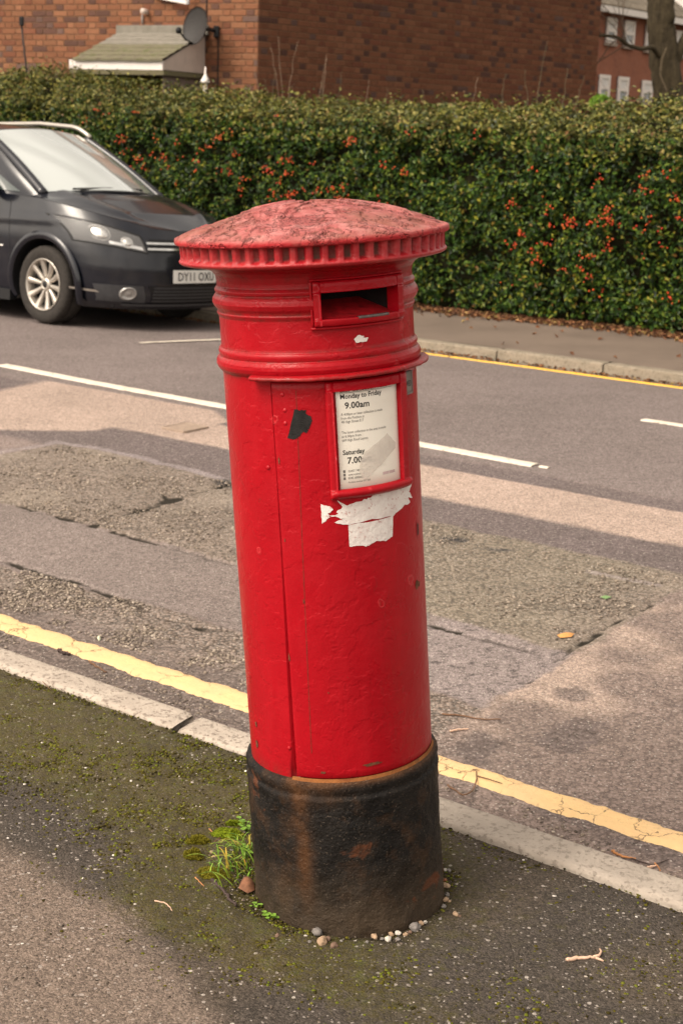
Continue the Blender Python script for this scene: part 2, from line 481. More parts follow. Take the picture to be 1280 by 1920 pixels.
# ------------------------------------------------------------------ kerbs
def mat_kerb(name, ca, cb, pitc):
    m = M(name)
    k = m.noise(9, 5, .6)
    c = m.mix(m.rng(k, .35, .7), ca, cb)
    pit = m.math('MULTIPLY', m.rng(m.vor(70), .22, .34, 1, 0), m.rng(m.noise(20, 3), .48, .58))
    pit2 = m.rng(m.noise(60, 5, .68), .555, .63)
    c = m.mix(m.math('MULTIPLY', m.math('MAXIMUM', pit, pit2), .75), c, pitc)
    c = m.mix(m.rng(m.noise(220, 2), .35, .7, 0, .3), c, cb)
    h = m.math('SUBTRACT', m.noise(120, 4), m.math('MULTIPLY', m.math('MAXIMUM', pit, pit2), .8))
    return m.fin(c, .85, .25, normal=m.bump(h, .6, .005))
M_KERB = mat_kerb('granite_kerb', (.47, .405, .34), (.36, .305, .255), (.15, .115, .09))
M_KERBF = mat_kerb('far_kerb_concrete', (.27, .225, .172), (.20, .17, .128), (.10, .085, .065))
M_KERBR = mat_kerb('pale_smooth_kerb', (.41, .355, .30), (.33, .285, .24), (.24, .20, .165))

def kerb_stone(s0, s1, n0, n1, ztop, zbot, mat, parent, b=.012, seed=0, skew=0.0):
    """one stone: grid over the rounded top so arrises are uneven"""
    ls = np.linspace(s0, s1, max(4, int((s1 - s0) / .018)))
    prof = [(n0, zbot), (n0, ztop - b), (n0 + b * .3, ztop - b * .3), (n0 + b, ztop)]
    prof += [(n0 + (n1 - n0) * q, ztop) for q in (.3, .5, .7)]
    prof += [(n1 - b, ztop), (n1 - b * .3, ztop - b * .3), (n1, ztop - b), (n1 + .004, zbot)]
    prof = np.array(prof)
    S = np.repeat(ls[:, None], len(prof), 1); N = np.repeat(prof[None, :, 0], len(ls), 0); Z = np.repeat(prof[None, :, 1], len(ls), 0)
    S = S + skew * (N - n0)
    nz = (fbm(S * 11, N * 11 + seed, Z * 11 + seed) - .5)
    edge = np.array([0, .4, 1, .6, .2, .2, .2, .6, 1, .4, 0])
    N = N + nz * .012 * edge * np.sign(prof[:, 0] - (n0 + n1) / 2) * -1; Z = Z + nz * .010 * edge + (fbm(S * 3, N * 3, seed) - .5) * .004
    endr = np.minimum(np.arange(len(ls)), np.arange(len(ls))[::-1]); Z[endr == 0] -= .008 * (Z[endr == 0] > zbot + .02)
    V = W(S, N, Z).reshape(-1, 3); F = gridfaces(len(ls), len(prof))[:, ::-1].tolist()
    k = len(prof); F.append(list(range(k))); F.append([(len(ls) - 1) * k + i for i in range(k)][::-1])
    return mesh('kerb_stone', V, F, mat, parent)
kroot = empty('near_kerb', W(2, KIN, 0)); prop(kroot, kind='structure')
kroot.location = (0, 0, 0)
for i, (a, b) in enumerate([(-4.0, -2.0), (-2.0, -.1), (-.1, 1.93), (1.938, 2.648), (2.660, 3.60), (3.61, 4.52), (4.53, 5.45), (5.46, 6.4), (6.41, 8.4)]):
    kerb_stone(a, b - .006, KIN + (.006 if i == 3 else 0), KOUT + (.004 if i % 2 else 0), .006 + .004 * (i % 3), -.2, M_KERB if i >= 3 else M_KERBR, kroot, seed=i * 3.7, skew=.2)
froot = empty('far_kerb'); prop(froot, kind='structure')
a = -4.0 - .07
for i in range(22):
    kerb_stone(a, a + .905, FK, FK + .125, .018 + .003 * math.sin(i * 2.1), -.2, M_KERBF, froot, .016, seed=40 + i * 2.3)
    a += .915

# ------------------------------------------------------------------ pavements
LIGHTEDGE = [(5.0, 2.45), (2.53, 2.085), (2.39, 2.06), (2.15, 1.985), (1.97, 1.93), (1.78, 1.885), (1.63, 1.82), (1.2, 1.70), (0, 1.45)]
def light_n(s):
    e = sorted(LIGHTEDGE); return np.interp(s, [q[0] for q in e], [q[1] for q in e])
PB = np.array([0.044, 2.966]); PS, PN = float(PB @ DV), float(PB @ NV)      # pillar box foot in street frame
def moss_density(s, n):
    dl = n - light_n(s)
    r = np.hypot(s - PS, n - PN)
    left = smooth(PS - .15, PS + .25, s)
    d = (.30 + .55 * left) * smooth(.0, .35, dl) * (.35 + .65 * smooth(.75, .15, np.abs(n - 2.35)))
    d = d + .55 * np.exp(-((r - .26) / .10) ** 2) * (.25 + .75 * smooth(-.35, .25, s - PS)) * smooth(.02, .12, dl)
    d = d + .5 * np.exp(-((s - 2.0) ** 2 / .05 + (n - 2.05) ** 2 / .016)) + .45 * np.exp(-((s - 1.62) ** 2 / .10 + (n - 2.08) ** 2 / .012))
    return np.clip(d, 0, 1)

def mat_pavement():
    m = M('footway_asphalt')
    col = m.attr('col', 'Color'); moss = m.attr('moss'); lightz = m.attr('lightz')
    v1 = m.vor(75, out='Color'); d1 = m.vor(75); s1 = m.n('ShaderNodeSeparateColor'); m.nt.links.new(v1, s1.inputs[0])
    v2 = m.vor(210, out='Color'); s2 = m.n('ShaderNodeSeparateColor'); m.nt.links.new(v2, s2.inputs[0])
    v3 = m.vor(420, out='Color'); s3 = m.n('ShaderNodeSeparateColor'); m.nt.links.new(v3, s3.inputs[0])
    k = m.math('MULTIPLY', m.rng(s2.outputs[0], 0, 1, .62, 1.42), m.rng(s3.outputs[0], 0, 1, .70, 1.3))
    comb = m.n('ShaderNodeCombineColor')
    for i in range(3): m.nt.links.new(k, comb.inputs[i])
    c = m.mix(1.0, col, comb.outputs[0], 'MULTIPLY')
    chip = m.math('MULTIPLY', m.rng(s1.outputs[1], .93, .94), m.rng(m.math('ADD', d1, m.math('MULTIPLY', m.noise(200, 2), .25)), .40, .46, 1, 0))
    c = m.mix(m.math('MULTIPLY', chip, .75), c, m.mix(s1.outputs[0], (.62, .56, .50), (.34, .30, .27)))
    chip2 = m.rng(s2.outputs[2], .972, .982)
    c = m.mix(m.math('MULTIPLY', chip2, .55), c, (.45, .40, .36))
    mz = m.math('MULTIPLY', m.rng(m.math('ADD', moss, m.math('SUBTRACT', m.noise(38, 5, .65), .5)), .34, .66), m.rng(m.noise(170, 4, .65), .36, .62, .10, .95))
    mc = m.ramp(m.noise(24, 5), [(.3, (.048, .040, .008)), (.5, (.082, .068, .010)), (.7, (.085, .092, .011))])
    c = m.mix(m.math('MULTIPLY', mz, .85), c, mc)
    h = m.math('ADD', m.noise(190, 4, .7), m.math('ADD', m.math('MULTIPLY', m.noise(45, 4), .7), m.math('MULTIPLY', m.math('SUBTRACT', 1.0, m.vor(210)), .35)))
    return m.fin(c, .9, .18, normal=m.bump(h, .85, .0065))

def build_pavement():
    ss = np.unique(np.round(np.concatenate([np.linspace(-60, -1, 20), np.arange(-1, .7, .08), np.arange(.7, 3.6, .008), np.arange(3.6, 6, .08), np.linspace(6, 90, 30)]), 4))
    nn = np.unique(np.round(np.concatenate([np.linspace(-8, 0, 9), np.arange(0, 1.2, .1), np.arange(1.2, KIN + .004, .008)]), 4))
    S, N = np.meshgrid(ss, nn, indexing='ij')
    wob = (fbm(S * 3, N * 3, 2) - .5) * .16 + (fbm(S * 14, N * 14, 2) - .5) * .05
    dl = N - light_n(S) + wob
    lz = 1 - smooth(-.06, .06, dl)
    dark = np.array([.066, .055, .046]); lite = np.array([.178, .138, .112])
    C = dark * (1 - lz[..., None]) + lite * lz[..., None]
    brown = smooth(.45, .65, fbm(S * 4, N * 4, 7)) * (1 - lz) * .5
    C = C * (1 - brown[..., None]) + np.array([.095, .074, .055]) * brown[..., None]
    lb = lz * smooth(.45, .7, fbm(S * 2.5, N * 2.5, 17)) * .45
    C = C * (1 - lb[..., None]) + np.array([.155, .118, .095]) * lb[..., None]
    r = np.hypot(S - PS, N - PN)
    soil = 1 - smooth(.21, .27, r + wob * .5)
    C = C * (1 - soil[..., None] * .8) + np.array([.040, .030, .020]) * soil[..., None] * .8
    moss = moss_density(S, N)
    z = (fbm(S * 2, N * 2, 4) - .5) * .010 + (fbm(S * 30, N * 30, 4) - .5) * .005 + (fbm(S * 90, N * 90, 4, 2) - .5) * .0028 + moss * (fbm(S * 35, N * 35, 14) - .3) * .010 - soil * .006
    z -= .004 * smooth(.06, .0, KIN - N)
    o = mesh('near_pavement', W(S, N, z), gridfaces(len(ss), len(nn))[:, ::-1], mat_pavement(), cols=C.reshape(-1, 3), attrs={'moss': moss, 'lightz': lz})
    prop(o, kind='structure')
build_pavement()

def mat_farpave():
    m = M('far_footway_asphalt')
    k = m.noise(1.6, 6, .6)
    c = m.ramp(k, [(.3, (.125, .097, .077)), (.7, (.178, .138, .110))])
    c = m.mix(m.rng(m.noise(120, 3), .35, .7, 0, .3), c, (.14, .11, .09))
    return m.fin(c, .88, .2, normal=m.bump(m.noise(150, 4), .5, .005))
ss = np.linspace(-60, 90, 300); nn = np.linspace(FK + .118, 11.8, 24)
S, N = np.meshgrid(ss, nn, indexing='ij')
fp = mesh('far_pavement', W(S, N, .014 + .02 * (N - FK) + (fbm(S, N, 4) - .5) * .012), gridfaces(300, 24)[:, ::-1], mat_farpave())
prop(fp, kind='structure')
# garden earth behind the hedge
gp_ = mesh('garden_ground', W(*np.meshgrid(np.linspace(-40, 70, 12), np.linspace(11.55, 70, 10), indexing='ij'), .052).reshape(-1, 3), gridfaces(12, 10)[:, ::-1], plain('garden_soil', (.06, .05, .028), .95, scale=3, var=.4))
prop(gp_, kind='structure')

# ------------------------------------------------------------------ pillar box (local frame: x right, y away, z up its leaning axis)
pb = empty('pillar_box', (0.044, 2.966, 0), (0, R(-4.85), 0))
prop(pb, 'leaning red cast iron pillar box with fluted cap and black plinth', 'post box')

def cylp(th, h, r):
    th = np.radians(th)
    return np.stack(np.broadcast_arrays(r * np.sin(th), -r * np.cos(th), h), -1)

def mat_red():
    m = M('red_gloss_paint')
    k = m.noise(6, 5, .6)
    c = m.mix(m.rng(k, .3, .72), (.37, .0035, .010), (.30, .0025, .008))
    st = m.noise(5, 5, .6, vec=m.scaled((6, 6, 1.0)))
    c = m.mix(m.rng(st, .5, .8, 0, .35), c, (.44, .012, .020))
    # lifted blisters and craters in many coats of paint
    wv = m.n('ShaderNodeVectorMath'); wv.operation = 'ADD'
    sv = m.n('ShaderNodeVectorMath'); sv.operation = 'SCALE'; sv.inputs['Scale'].default_value = .03
    m.nt.links.new(m.noise(30, 3, out='Color'), sv.inputs[0]); m.nt.links.new(m.coord(), wv.inputs[0]); m.nt.links.new(sv.outputs[0], wv.inputs[1])
    d = m.vor(17, vec=wv.outputs[0]); cc = m.vor(17, out='Color', vec=wv.outputs[0])
    sp = m.n('ShaderNodeSeparateColor'); m.nt.links.new(cc, sp.inputs[0])
    pick = m.rng(sp.outputs[0], .70, .72)
    ring = m.math('MULTIPLY', m.math('MULTIPLY', m.rng(d, .10, .16), m.rng(d, .17, .21, 1, 0)), pick)
    h = m.math('ADD', m.math('MULTIPLY', m.noise(42, 5, .6), .55), m.math('ADD', m.math('MULTIPLY', ring, .30), m.math('MULTIPLY', m.noise(160, 3), .16)))
    h = m.math('ADD', h, m.math('MULTIPLY', m.rng(m.noise(13, 4, .6), .48, .52), .22))
    c = m.mix(m.math('MULTIPLY', ring, .30), c, (.66, .07, .075))
    worn = m.rng(m.noise(27, 6, .74), .70, .725)
    c = m.mix(worn, c, (.10, .045, .028))
    # grime settles where the box is coarse
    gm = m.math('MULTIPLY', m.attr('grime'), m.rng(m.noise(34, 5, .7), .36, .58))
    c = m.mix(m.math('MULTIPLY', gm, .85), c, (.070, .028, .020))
    rough = m.rng(m.noise(14, 4), .3, .7, .26, .42)
    return m.fin(c, rough, .22, normal=m.bump(h, .42, .006))
M_RED = mat_red()

def mat_cap():
    m = M('weathered_red_cap')
    fl = m.attr('flake')
    k = m.noise(22, 6, .65)
    c = m.ramp(k, [(.28, (.25, .045, .045)), (.5, (.37, .108, .102)), (.72, (.52, .225, .212))])
    c = m.mix(m.rng(m.noise(8, 6, .65), .48, .66, 0, .75), c, (.22, .085, .060))
    d = m.vor(19, 'DISTANCE_TO_EDGE', vec=None)
    wv = m.n('ShaderNodeVectorMath'); wv.operation = 'ADD'
    sv = m.n('ShaderNodeVectorMath'); sv.operation = 'SCALE'; sv.inputs['Scale'].default_value = .09
    m.nt.links.new(m.noise(16, 5, .65, out='Color'), sv.inputs[0]); m.nt.links.new(m.coord(), wv.inputs[0]); m.nt.links.new(sv.outputs[0], wv.inputs[1])
    d = m.vor(17, 'DISTANCE_TO_EDGE', vec=wv.outputs[0])
    crk = m.math('MULTIPLY', m.rng(d, .010, .035, 1, 0), m.rng(m.noise(9, 3), .52, .62))
    d2 = m.vor(60, 'DISTANCE_TO_EDGE', vec=wv.outputs[0])
    crk2 = m.math('MULTIPLY', m.rng(d2, .02, .07, 1, 0), m.rng(m.noise(12, 3), .55, .63))
    ca = m.math('MAXIMUM', m.math('MULTIPLY', crk, .6), m.math('MULTIPLY', crk2, .5))
    c = m.mix(m.math('MULTIPLY', m.math('MAXIMUM', ca, m.rng(fl, .35, .9)), .62), c, (.135, .050, .036))
    h = m.math('SUBTRACT', m.math('ADD', m.math('MULTIPLY', m.noise(60, 5, .7), .5), m.rng(m.noise(15, 5, .65), .46, .52, 0, .6)), ca)
    # bright paint survives on the rim (below the top face)
    sx = m.n('ShaderNodeSeparateXYZ'); m.nt.links.new(m.coord(), sx.inputs[0])
    rim = m.rng(sx.outputs[2], 1.413, 1.421, 1, 0)
    c = m.mix(m.math('MULTIPLY', rim, .85), c, m.mix(m.rng(m.noise(30, 5), .50, .72), (.42, .008, .016), (.34, .055, .048)))
    return m.fin(c, .7, .25, normal=m.bump(h, 1.0, .009))
M_CAP = mat_cap()

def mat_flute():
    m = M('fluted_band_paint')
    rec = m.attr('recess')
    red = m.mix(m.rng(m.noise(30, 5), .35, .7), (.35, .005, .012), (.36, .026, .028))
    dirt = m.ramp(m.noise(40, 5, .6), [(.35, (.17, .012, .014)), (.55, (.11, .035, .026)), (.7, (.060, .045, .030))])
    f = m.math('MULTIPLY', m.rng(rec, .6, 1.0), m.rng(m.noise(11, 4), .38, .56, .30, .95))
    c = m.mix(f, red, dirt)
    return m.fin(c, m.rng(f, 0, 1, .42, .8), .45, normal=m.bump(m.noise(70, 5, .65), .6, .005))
M_FLUTE = mat_flute()
M_DARKIN = plain('dark_iron_inside', (.010, .006, .006), .9, var=.3)

# profile of the casting (h, r)
PROF = [(.335, .1915), (1.110, .1915), (1.150, .1915), (1.158, .1925), (1.161, .1965), (1.166, .2005), (1.173, .2030), (1.180, .2025), (1.186, .1995), (1.189, .1955),
        (1.192, .1965), (1.197, .1975), (1.202, .1965), (1.205, .1928), (1.210, .1918), (1.240, .1915), (1.265, .1915), (1.268, .1930), (1.273, .1955), (1.276, .1935), (1.280, .1945),
        (1.286, .1995), (1.294, .2030), (1.302, .2015), (1.308, .1975), (1.311, .1945), (1.314, .1965), (1.318, .1975), (1.322, .1950), (1.325, .1925), (1.334, .1918), (1.346, .1945), (1.354, .2010), (1.360, .2120), (1.364, .2260), (1.367, .2400)]
def prof_r(h):
    return np.interp(h, [p[0] for p in PROF], [p[1] for p in PROF])
DL, DR, DB, DT = -27.5, 89.0, .345, 1.151                # door edges
AP = (4.4, 50.8, 1.268, 1.317)                           # posting aperture
th = np.unique(np.round(np.concatenate([np.arange(-180, 180, 3.0), [DL - .36, DL - .30, DL - .28, DR + .3, DR + .35, AP[0], AP[1]]]), 3))
hh = np.unique(np.round(np.concatenate([[p[0] for p in PROF], np.arange(.335, 1.15, .035), np.arange(1.152, 1.367, .0025), [DB - .006, DB - .004, DT + .002, DT + .004, AP[2], AP[3]]]), 4))
T, H = np.meshgrid(th, hh, indexing='ij')
# the gap beside the door opens towards the foot
Tw = T - np.where(np.abs(T - (DL - .31)) < .06, 1, 0) * (.10 + 2.1 * smooth(1.0, .33, H))
rr = prof_r(H)
ind = (T > DL - .29) & (T < DR + .32) & (H > DB - .005) & (H < DT + .003)
rr = np.where(ind, .172, rr + (fbm(T * .05, H * 6, 3) - .5) * .0012)
F = gridfaces(len(th), len(hh), True)
cT = (T[:, None, :] * 0)
keep = []
iu = F[:, 0] // len(hh); iv = F[:, 0] % len(hh)
tc_ = th[iu] + .01; hc_ = hh[iv] + .0001
hole = (tc_ > AP[0]) & (tc_ < AP[1]) & (hc_ > AP[2]) & (hc_ < AP[3])
gr_ = np.zeros(H.shape)
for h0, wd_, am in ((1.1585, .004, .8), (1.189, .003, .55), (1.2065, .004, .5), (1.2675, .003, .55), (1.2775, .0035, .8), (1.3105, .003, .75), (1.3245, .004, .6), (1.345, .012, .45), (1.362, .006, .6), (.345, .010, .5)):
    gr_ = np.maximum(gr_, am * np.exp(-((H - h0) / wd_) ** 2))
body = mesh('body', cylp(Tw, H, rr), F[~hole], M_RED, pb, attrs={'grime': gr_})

def curved_block(name, t0, t1, h0, h1, r0, r1, mat, parent=pb, nt=None, nh=None, round_=.0015, noise=.0006, hole=None, wrap=None):
    """solid plate bent round the casting, arrises eased; optional rectangular hole"""
    nt = nt or max(3, int((t1 - t0) / 2)); nh = nh or max(3, int((h1 - h0) / .02) + 2)
    e_t = math.degrees(round_ / r1)
    tl = np.concatenate([[t0, t0], np.linspace(t0 + e_t, t1 - e_t, nt), [t1, t1]])
    hl = np.concatenate([[h0, h0], np.linspace(h0 + round_, h1 - round_, nh), [h1, h1]])
    if hole is not None:
        a, b, c, d = hole
        tl = np.sort(np.concatenate([tl, [a, a, a + e_t * 0, b, b]])); hl = np.sort(np.concatenate([hl, [c, c, d, d]]))
    T, H = np.meshgrid(tl, hl, indexing='ij')
    Rr = np.full(T.shape, r1)
    iT, iH = np.indices(T.shape)
    edge1 = (iT == 1) | (iT == len(tl) - 2) | (iH == 1) | (iH == len(hl) - 2)
    edge0 = (iT == 0) | (iT == len(tl) - 1) | (iH == 0) | (iH == len(hl) - 1)
    Rr = np.where(edge1, r1 - round_, Rr); Rr = np.where(edge0, r0, Rr)
    Rr = Rr + np.where(edge0, 0, (fbm(T * .12, H * 14, r1 * 50) - .5) * noise * 2)
    V = cylp(T, H, Rr).reshape(-1, 3)
    F = gridfaces(len(tl), len(hl))
    if hole is not None:
        iu = F[:, 0] // len(hl); iv = F[:, 0] % len(hl)
        tm = (tl[iu] + tl[np.minimum(iu + 1, len(tl) - 1)]) / 2; hm = (hl[iv] + hl[np.minimum(iv + 1, len(hl) - 1)]) / 2
        F = F[~((tm > a) & (tm < b) & (hm > c) & (hm < d))]
        # jambs of the opening
        nb = len(V); tt = np.concatenate([np.linspace(a, b, 12), np.full(4, b), np.linspace(b, a, 12), np.full(4, a)]); h_ = np.concatenate([np.full(12, c), np.linspace(c, d, 4), np.full(12, d), np.linspace(d, c, 4)])
        V = np.concatenate([V, cylp(tt, h_, np.full(len(tt), r1)), cylp(tt, h_, np.full(len(tt), r0))]); k = len(tt)
        F = np.concatenate([F, np.array([[nb + i, nb + (i + 1) % k, nb + k + (i + 1) % k, nb + k + i] for i in range(k)])])
    return mesh(name, V, F, mat, parent)

door = curved_block('door', DL, DR, DB, DT, .176, .1925, M_RED, nt=70, nh=60, round_=.0022, noise=.0007)
# second seam down the door: a proud hinge strip edge
sg = np.linspace(.40, 1.136, 60); tg = np.interp(sg, [.40, .506, .804, 1.138], [-16.4, -16.0, -14.3, -12.2])
V = np.concatenate([cylp(tg - .14, sg, .1929), cylp(tg + .14, sg, .1929)]); k = len(sg)
M_SEAM = plain('rusty_seam', (.105, .030, .016), .85, var=.6, scale=60)
mesh('hinge_seam', V, [[i, k + i, k + i + 1, i + 1] for i in range(k - 1)], M_SEAM, door)
# rust line between door foot and plinth
V = np.concatenate([cylp(np.linspace(-30, 88, 60), .3455, .1932), cylp(np.linspace(-30, 88, 60), .334, .1985)])
m_ = M('rust_line'); M_RUST = m_.fin(m_.ramp(m_.noise(30, 5), [(.3, (.16, .055, .018)), (.6, (.26, .10, .030)), (.75, (.07, .035, .02))]), .9, .2, normal=m_.bump(m_.noise(120, 4), .6, .004))
mesh('rust_bead', V, [[i + 60, i + 61, i + 1, i] for i in range(59)], M_RUST, pb)
# domed rivets by the hinge
vi, fi = ico(2)
for t_, h_ in [(-20.5, 1.128), (-19.6, 1.098), (-19.8, 1.073), (-33, .985), (-31.5, .405)]:
    v = vi * np.array([.0045, .0016, .0045])
    o = mesh('rivet', v, fi, M_RED, pb); q = cylp(t_, h_, .1926); o.location = q; o.rotation_euler = (0, 0, R(t_))

# ---- rain hood over the door
tl = np.concatenate([np.linspace(-38.5, 100, 80)]); Vh = []
for i, t_ in enumerate(tl):
    fade = min(1, (t_ + 38.5) / 2.0 + .15) * min(1, (100 - t_) / 3 + .2)
    jag = (fbm(t_ * .35, 1.0, 2.0) - .5) * .004
    pr = [(1.1585, .190), (1.1655, .1975), (1.1645, .203 + .010 * fade), (1.1605 + jag, .2055 + .0125 * fade), (1.1565 + jag, .2050 + .0125 * fade), (1.1550, .203 + .008 * fade), (1.1555, .190)]
    Vh.append(cylp(t_, np.array([p[0] for p in pr]), np.array([p[1] for p in pr])))
Fh = gridfaces(len(tl), 7).tolist(); Fh.append(list(range(7))); Fh.append([(len(tl) - 1) * 7 + i for i in range(7)])
hg = np.tile(np.array([.3, .55, .25, .75, .8, .6, .3]), len(tl)); mesh('rain_hood', np.concatenate(Vh), Fh, M_RED, pb, attrs={'grime': hg * .75})

# ---- cap: fluted band, lip and dome
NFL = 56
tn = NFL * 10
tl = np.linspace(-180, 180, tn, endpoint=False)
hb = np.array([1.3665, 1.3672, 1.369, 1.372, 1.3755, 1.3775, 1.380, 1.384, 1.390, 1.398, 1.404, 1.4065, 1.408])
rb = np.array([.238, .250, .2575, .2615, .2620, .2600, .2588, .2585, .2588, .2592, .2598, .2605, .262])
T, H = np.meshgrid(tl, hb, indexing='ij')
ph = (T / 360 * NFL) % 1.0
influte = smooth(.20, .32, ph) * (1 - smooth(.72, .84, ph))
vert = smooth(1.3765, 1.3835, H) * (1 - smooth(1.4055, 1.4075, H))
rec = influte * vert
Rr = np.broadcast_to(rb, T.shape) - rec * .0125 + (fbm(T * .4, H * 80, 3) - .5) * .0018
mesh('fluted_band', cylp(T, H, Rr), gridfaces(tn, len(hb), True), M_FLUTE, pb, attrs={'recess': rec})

nt, rl = 520, np.concatenate([[.262, .2665, .2682, .2685, .2675, .2645], np.linspace(.259, .0, 110)])
hl = np.concatenate([[1.407, 1.4075, 1.4095, 1.4145, 1.4185, 1.4205], 1.4215 + (1 - (np.linspace(.259, 0, 110) / .262) ** 1.75) * .0555])
tl = np.linspace(-180, 180, nt, endpoint=False)
T, Rr = np.meshgrid(tl, rl, indexing='ij'); H = np.broadcast_to(hl, T.shape).copy()
X, Y = Rr * np.sin(np.radians(T)), -Rr * np.cos(np.radians(T))
fl = fbm(X * 13 + (fbm(X * 20, Y * 20, 1) - .5) * 1.2, Y * 13 + (fbm(X * 20, Y * 20, 5) - .5) * 1.2, 3.3, 5)
lev = smooth(.40, .412, fl) * .0030 + smooth(.50, .510, fl) * .0034 + smooth(.60, .61, fl) * .0028
ridge = 1 - smooth(.004, .016, np.minimum(np.minimum(np.abs(fl - .5), np.abs(fl - .402)), np.abs(fl - .60)))
ontop = smooth(1.4195, 1.424, H)
H += ontop * (lev - .0045 + (fbm(X * 80, Y * 80, 2) - .5) * .0016 - ridge * .0012)
flk = ridge * ontop * smooth(.36, .52, fbm(X * 7, Y * 7, 8))
mesh('cap', np.stack([X, Y, H], -1), gridfaces(nt, len(rl), True), M_CAP, pb, attrs={'flake': flk})

# ---- posting aperture: moulded frame with a hole, dark throat and letter shelf
fr = curved_block('aperture_frame', .4, 56.6, 1.2545, 1.3375, .180, .2065, M_RED, nt=34, nh=12, round_=.003, noise=.0009, hole=AP)
curved_block('frame_moulding', -1.6, 58.0, 1.248, 1.2535, .185, .2000, M_RED, parent=fr, nt=34, nh=3, round_=.0018)
curved_block('frame_moulding', -1.2, 58.0, 1.338, 1.3425, .185, .2015, M_RED, parent=fr, nt=34, nh=3, round_=.0018)
curved_block('frame_moulding', -1.4, .2, 1.2537, 1.3378, .185, .1995, M_RED, parent=fr, nt=3, nh=12, round_=.0015)
tt = np.linspace(AP[0] - 1, AP[1] + 1, 20)
Vt = np.concatenate([cylp(tt, AP[2] - .001, .195), cylp(tt, AP[2] + .026, .105), cylp(tt, AP[3] + .03, .095), cylp(tt, AP[3] + .0012, .195)])
Ft = [[j * 20 + i, j * 20 + i + 1, (j + 1) * 20 + i + 1, (j + 1) * 20 + i] for j in range(3) for i in range(19)] + [[0, 20, 40, 60], [79, 59, 39, 19]]
M_THROAT = plain('throat_red', (.30, .006, .010), .6, var=.4, scale=50)
mesh('letter_throat', Vt, Ft[19:], M_DARKIN, fr)
mesh('letter_shelf', Vt, Ft[:19], M_THROAT, fr)
m_ = plain('bare_metal_edge', (.14, .125, .12), .5, .5, var=.4, scale=90)
curved_block('worn_sill_edge', 24, 43, AP[2] - .0035, AP[2] + .0012, .200, .2076, m_, parent=fr, nt=10, nh=2, round_=.0008)

# ---- notice frame, notice and lettering
FR = (8.0, 49.6, .9405, 1.1315)
nf = curved_block('notice_frame', 3.9, 56.6, .924, 1.1505, .188, .2055, M_RED, nt=30, nh=14, round_=.004, noise=.0008, hole=FR)
tl = np.linspace(4.5, 58, 30); Vb = []
for t_ in tl:
    e = min(1, min(t_ - 4.5, 58 - t_) / 2 + .3); w_ = np.linspace(-1.7, 1.7, 8)
    Vb.append(cylp(t_, .934 + .0085 * np.sin(w_) * e, .200 + .0095 * np.cos(w_) * e))
Fb = gridfaces(30, 8).tolist(); Fb.append(list(range(8))); Fb.append([29 * 8 + i for i in range(8)])
mesh('frame_sill', np.concatenate(Vb), Fb, M_RED, nf)
curved_block('frame_backing', 7.0, 51, .936, 1.136, .180, .1905, M_DARKIN, parent=nf, nt=20, nh=4)
m_ = M('printed_paper')
c = m_.mix(m_.rng(m_.noise(8, 4), .35, .7), (.84, .805, .73), (.78, .74, .66))
c = m_.mix(m_.rng(m_.noise(40, 5, .7), .62, .75, 0, .35), c, (.50, .43, .35))
M_PAPER = m_.fin(c, .35, .5)
notice = curved_block('notice', 9.7, 49.5, .9408, 1.1312, .1905, .1955, M_PAPER, nt=20, nh=8, round_=.0003, noise=0)
M_INK = plain('black_ink', (.022, .02, .02), .5)
M_INKG = plain('grey_ink', (.16, .145, .135), .5)
M_INKP = plain('faded_red_ink', (.50, .38, .38), .5)

def text_geo(body, size, bold=0.0, width=None):
    cu = bpy.data.curves.new('t', 'FONT'); cu.body = body; cu.size = size; cu.resolution_u = 2; cu.offset = bold * size; cu.fill_mode = 'FRONT'
    ob = bpy.data.objects.new('t', cu); COL.objects.link(ob)
    me = bpy.data.meshes.new_from_object(ob.evaluated_get(bpy.context.evaluated_depsgraph_get()))
    V = np.array([v.co[:] for v in me.vertices]).reshape(-1, 3); F = [list(p.vertices) for p in me.polygons]
    bpy.data.objects.remove(ob); bpy.data.curves.remove(cu); bpy.data.meshes.remove(me)
    if width: V[:, 0] *= width / (V[:, 0].max() - V[:, 0].min())
    return V, F
def notice_text(items, mat, name='lettering', r=.1958, parent=notice, tmax=None):
    """items: (text, left angle, baseline h, size, bold, width m)"""
    P = []
    for body_, t0, h0, size, bold, width in items:
        V, F = text_geo(body_, size, bold, width)
        if not len(F): continue
        ang = t0 + np.degrees((V[:, 0]) / r)
        P.append((cylp(ang, h0 + V[:, 1], np.full(len(V), r)), F))
    V, F = merge(P)
    return mesh(name, V, F, mat, parent, True)
def aw(deg): return math.radians(deg) * .1958
for it in [('Last Collection Time', 12.0, 1.1285, .0105, .012, aw(29.6)), ('Monday to Friday', 12.0, 1.1155, .0130, .020, aw(25.4)), ('9.00am', 14.4, 1.0965, .0172, .020, aw(14.7)),
           ('Saturday', 11.9, 1.0080, .0130, .020, aw(12.9)), ('7.00am', 14.2, .9905, .0172, .020, aw(14.6))]:
    notice_text([it], M_INK)
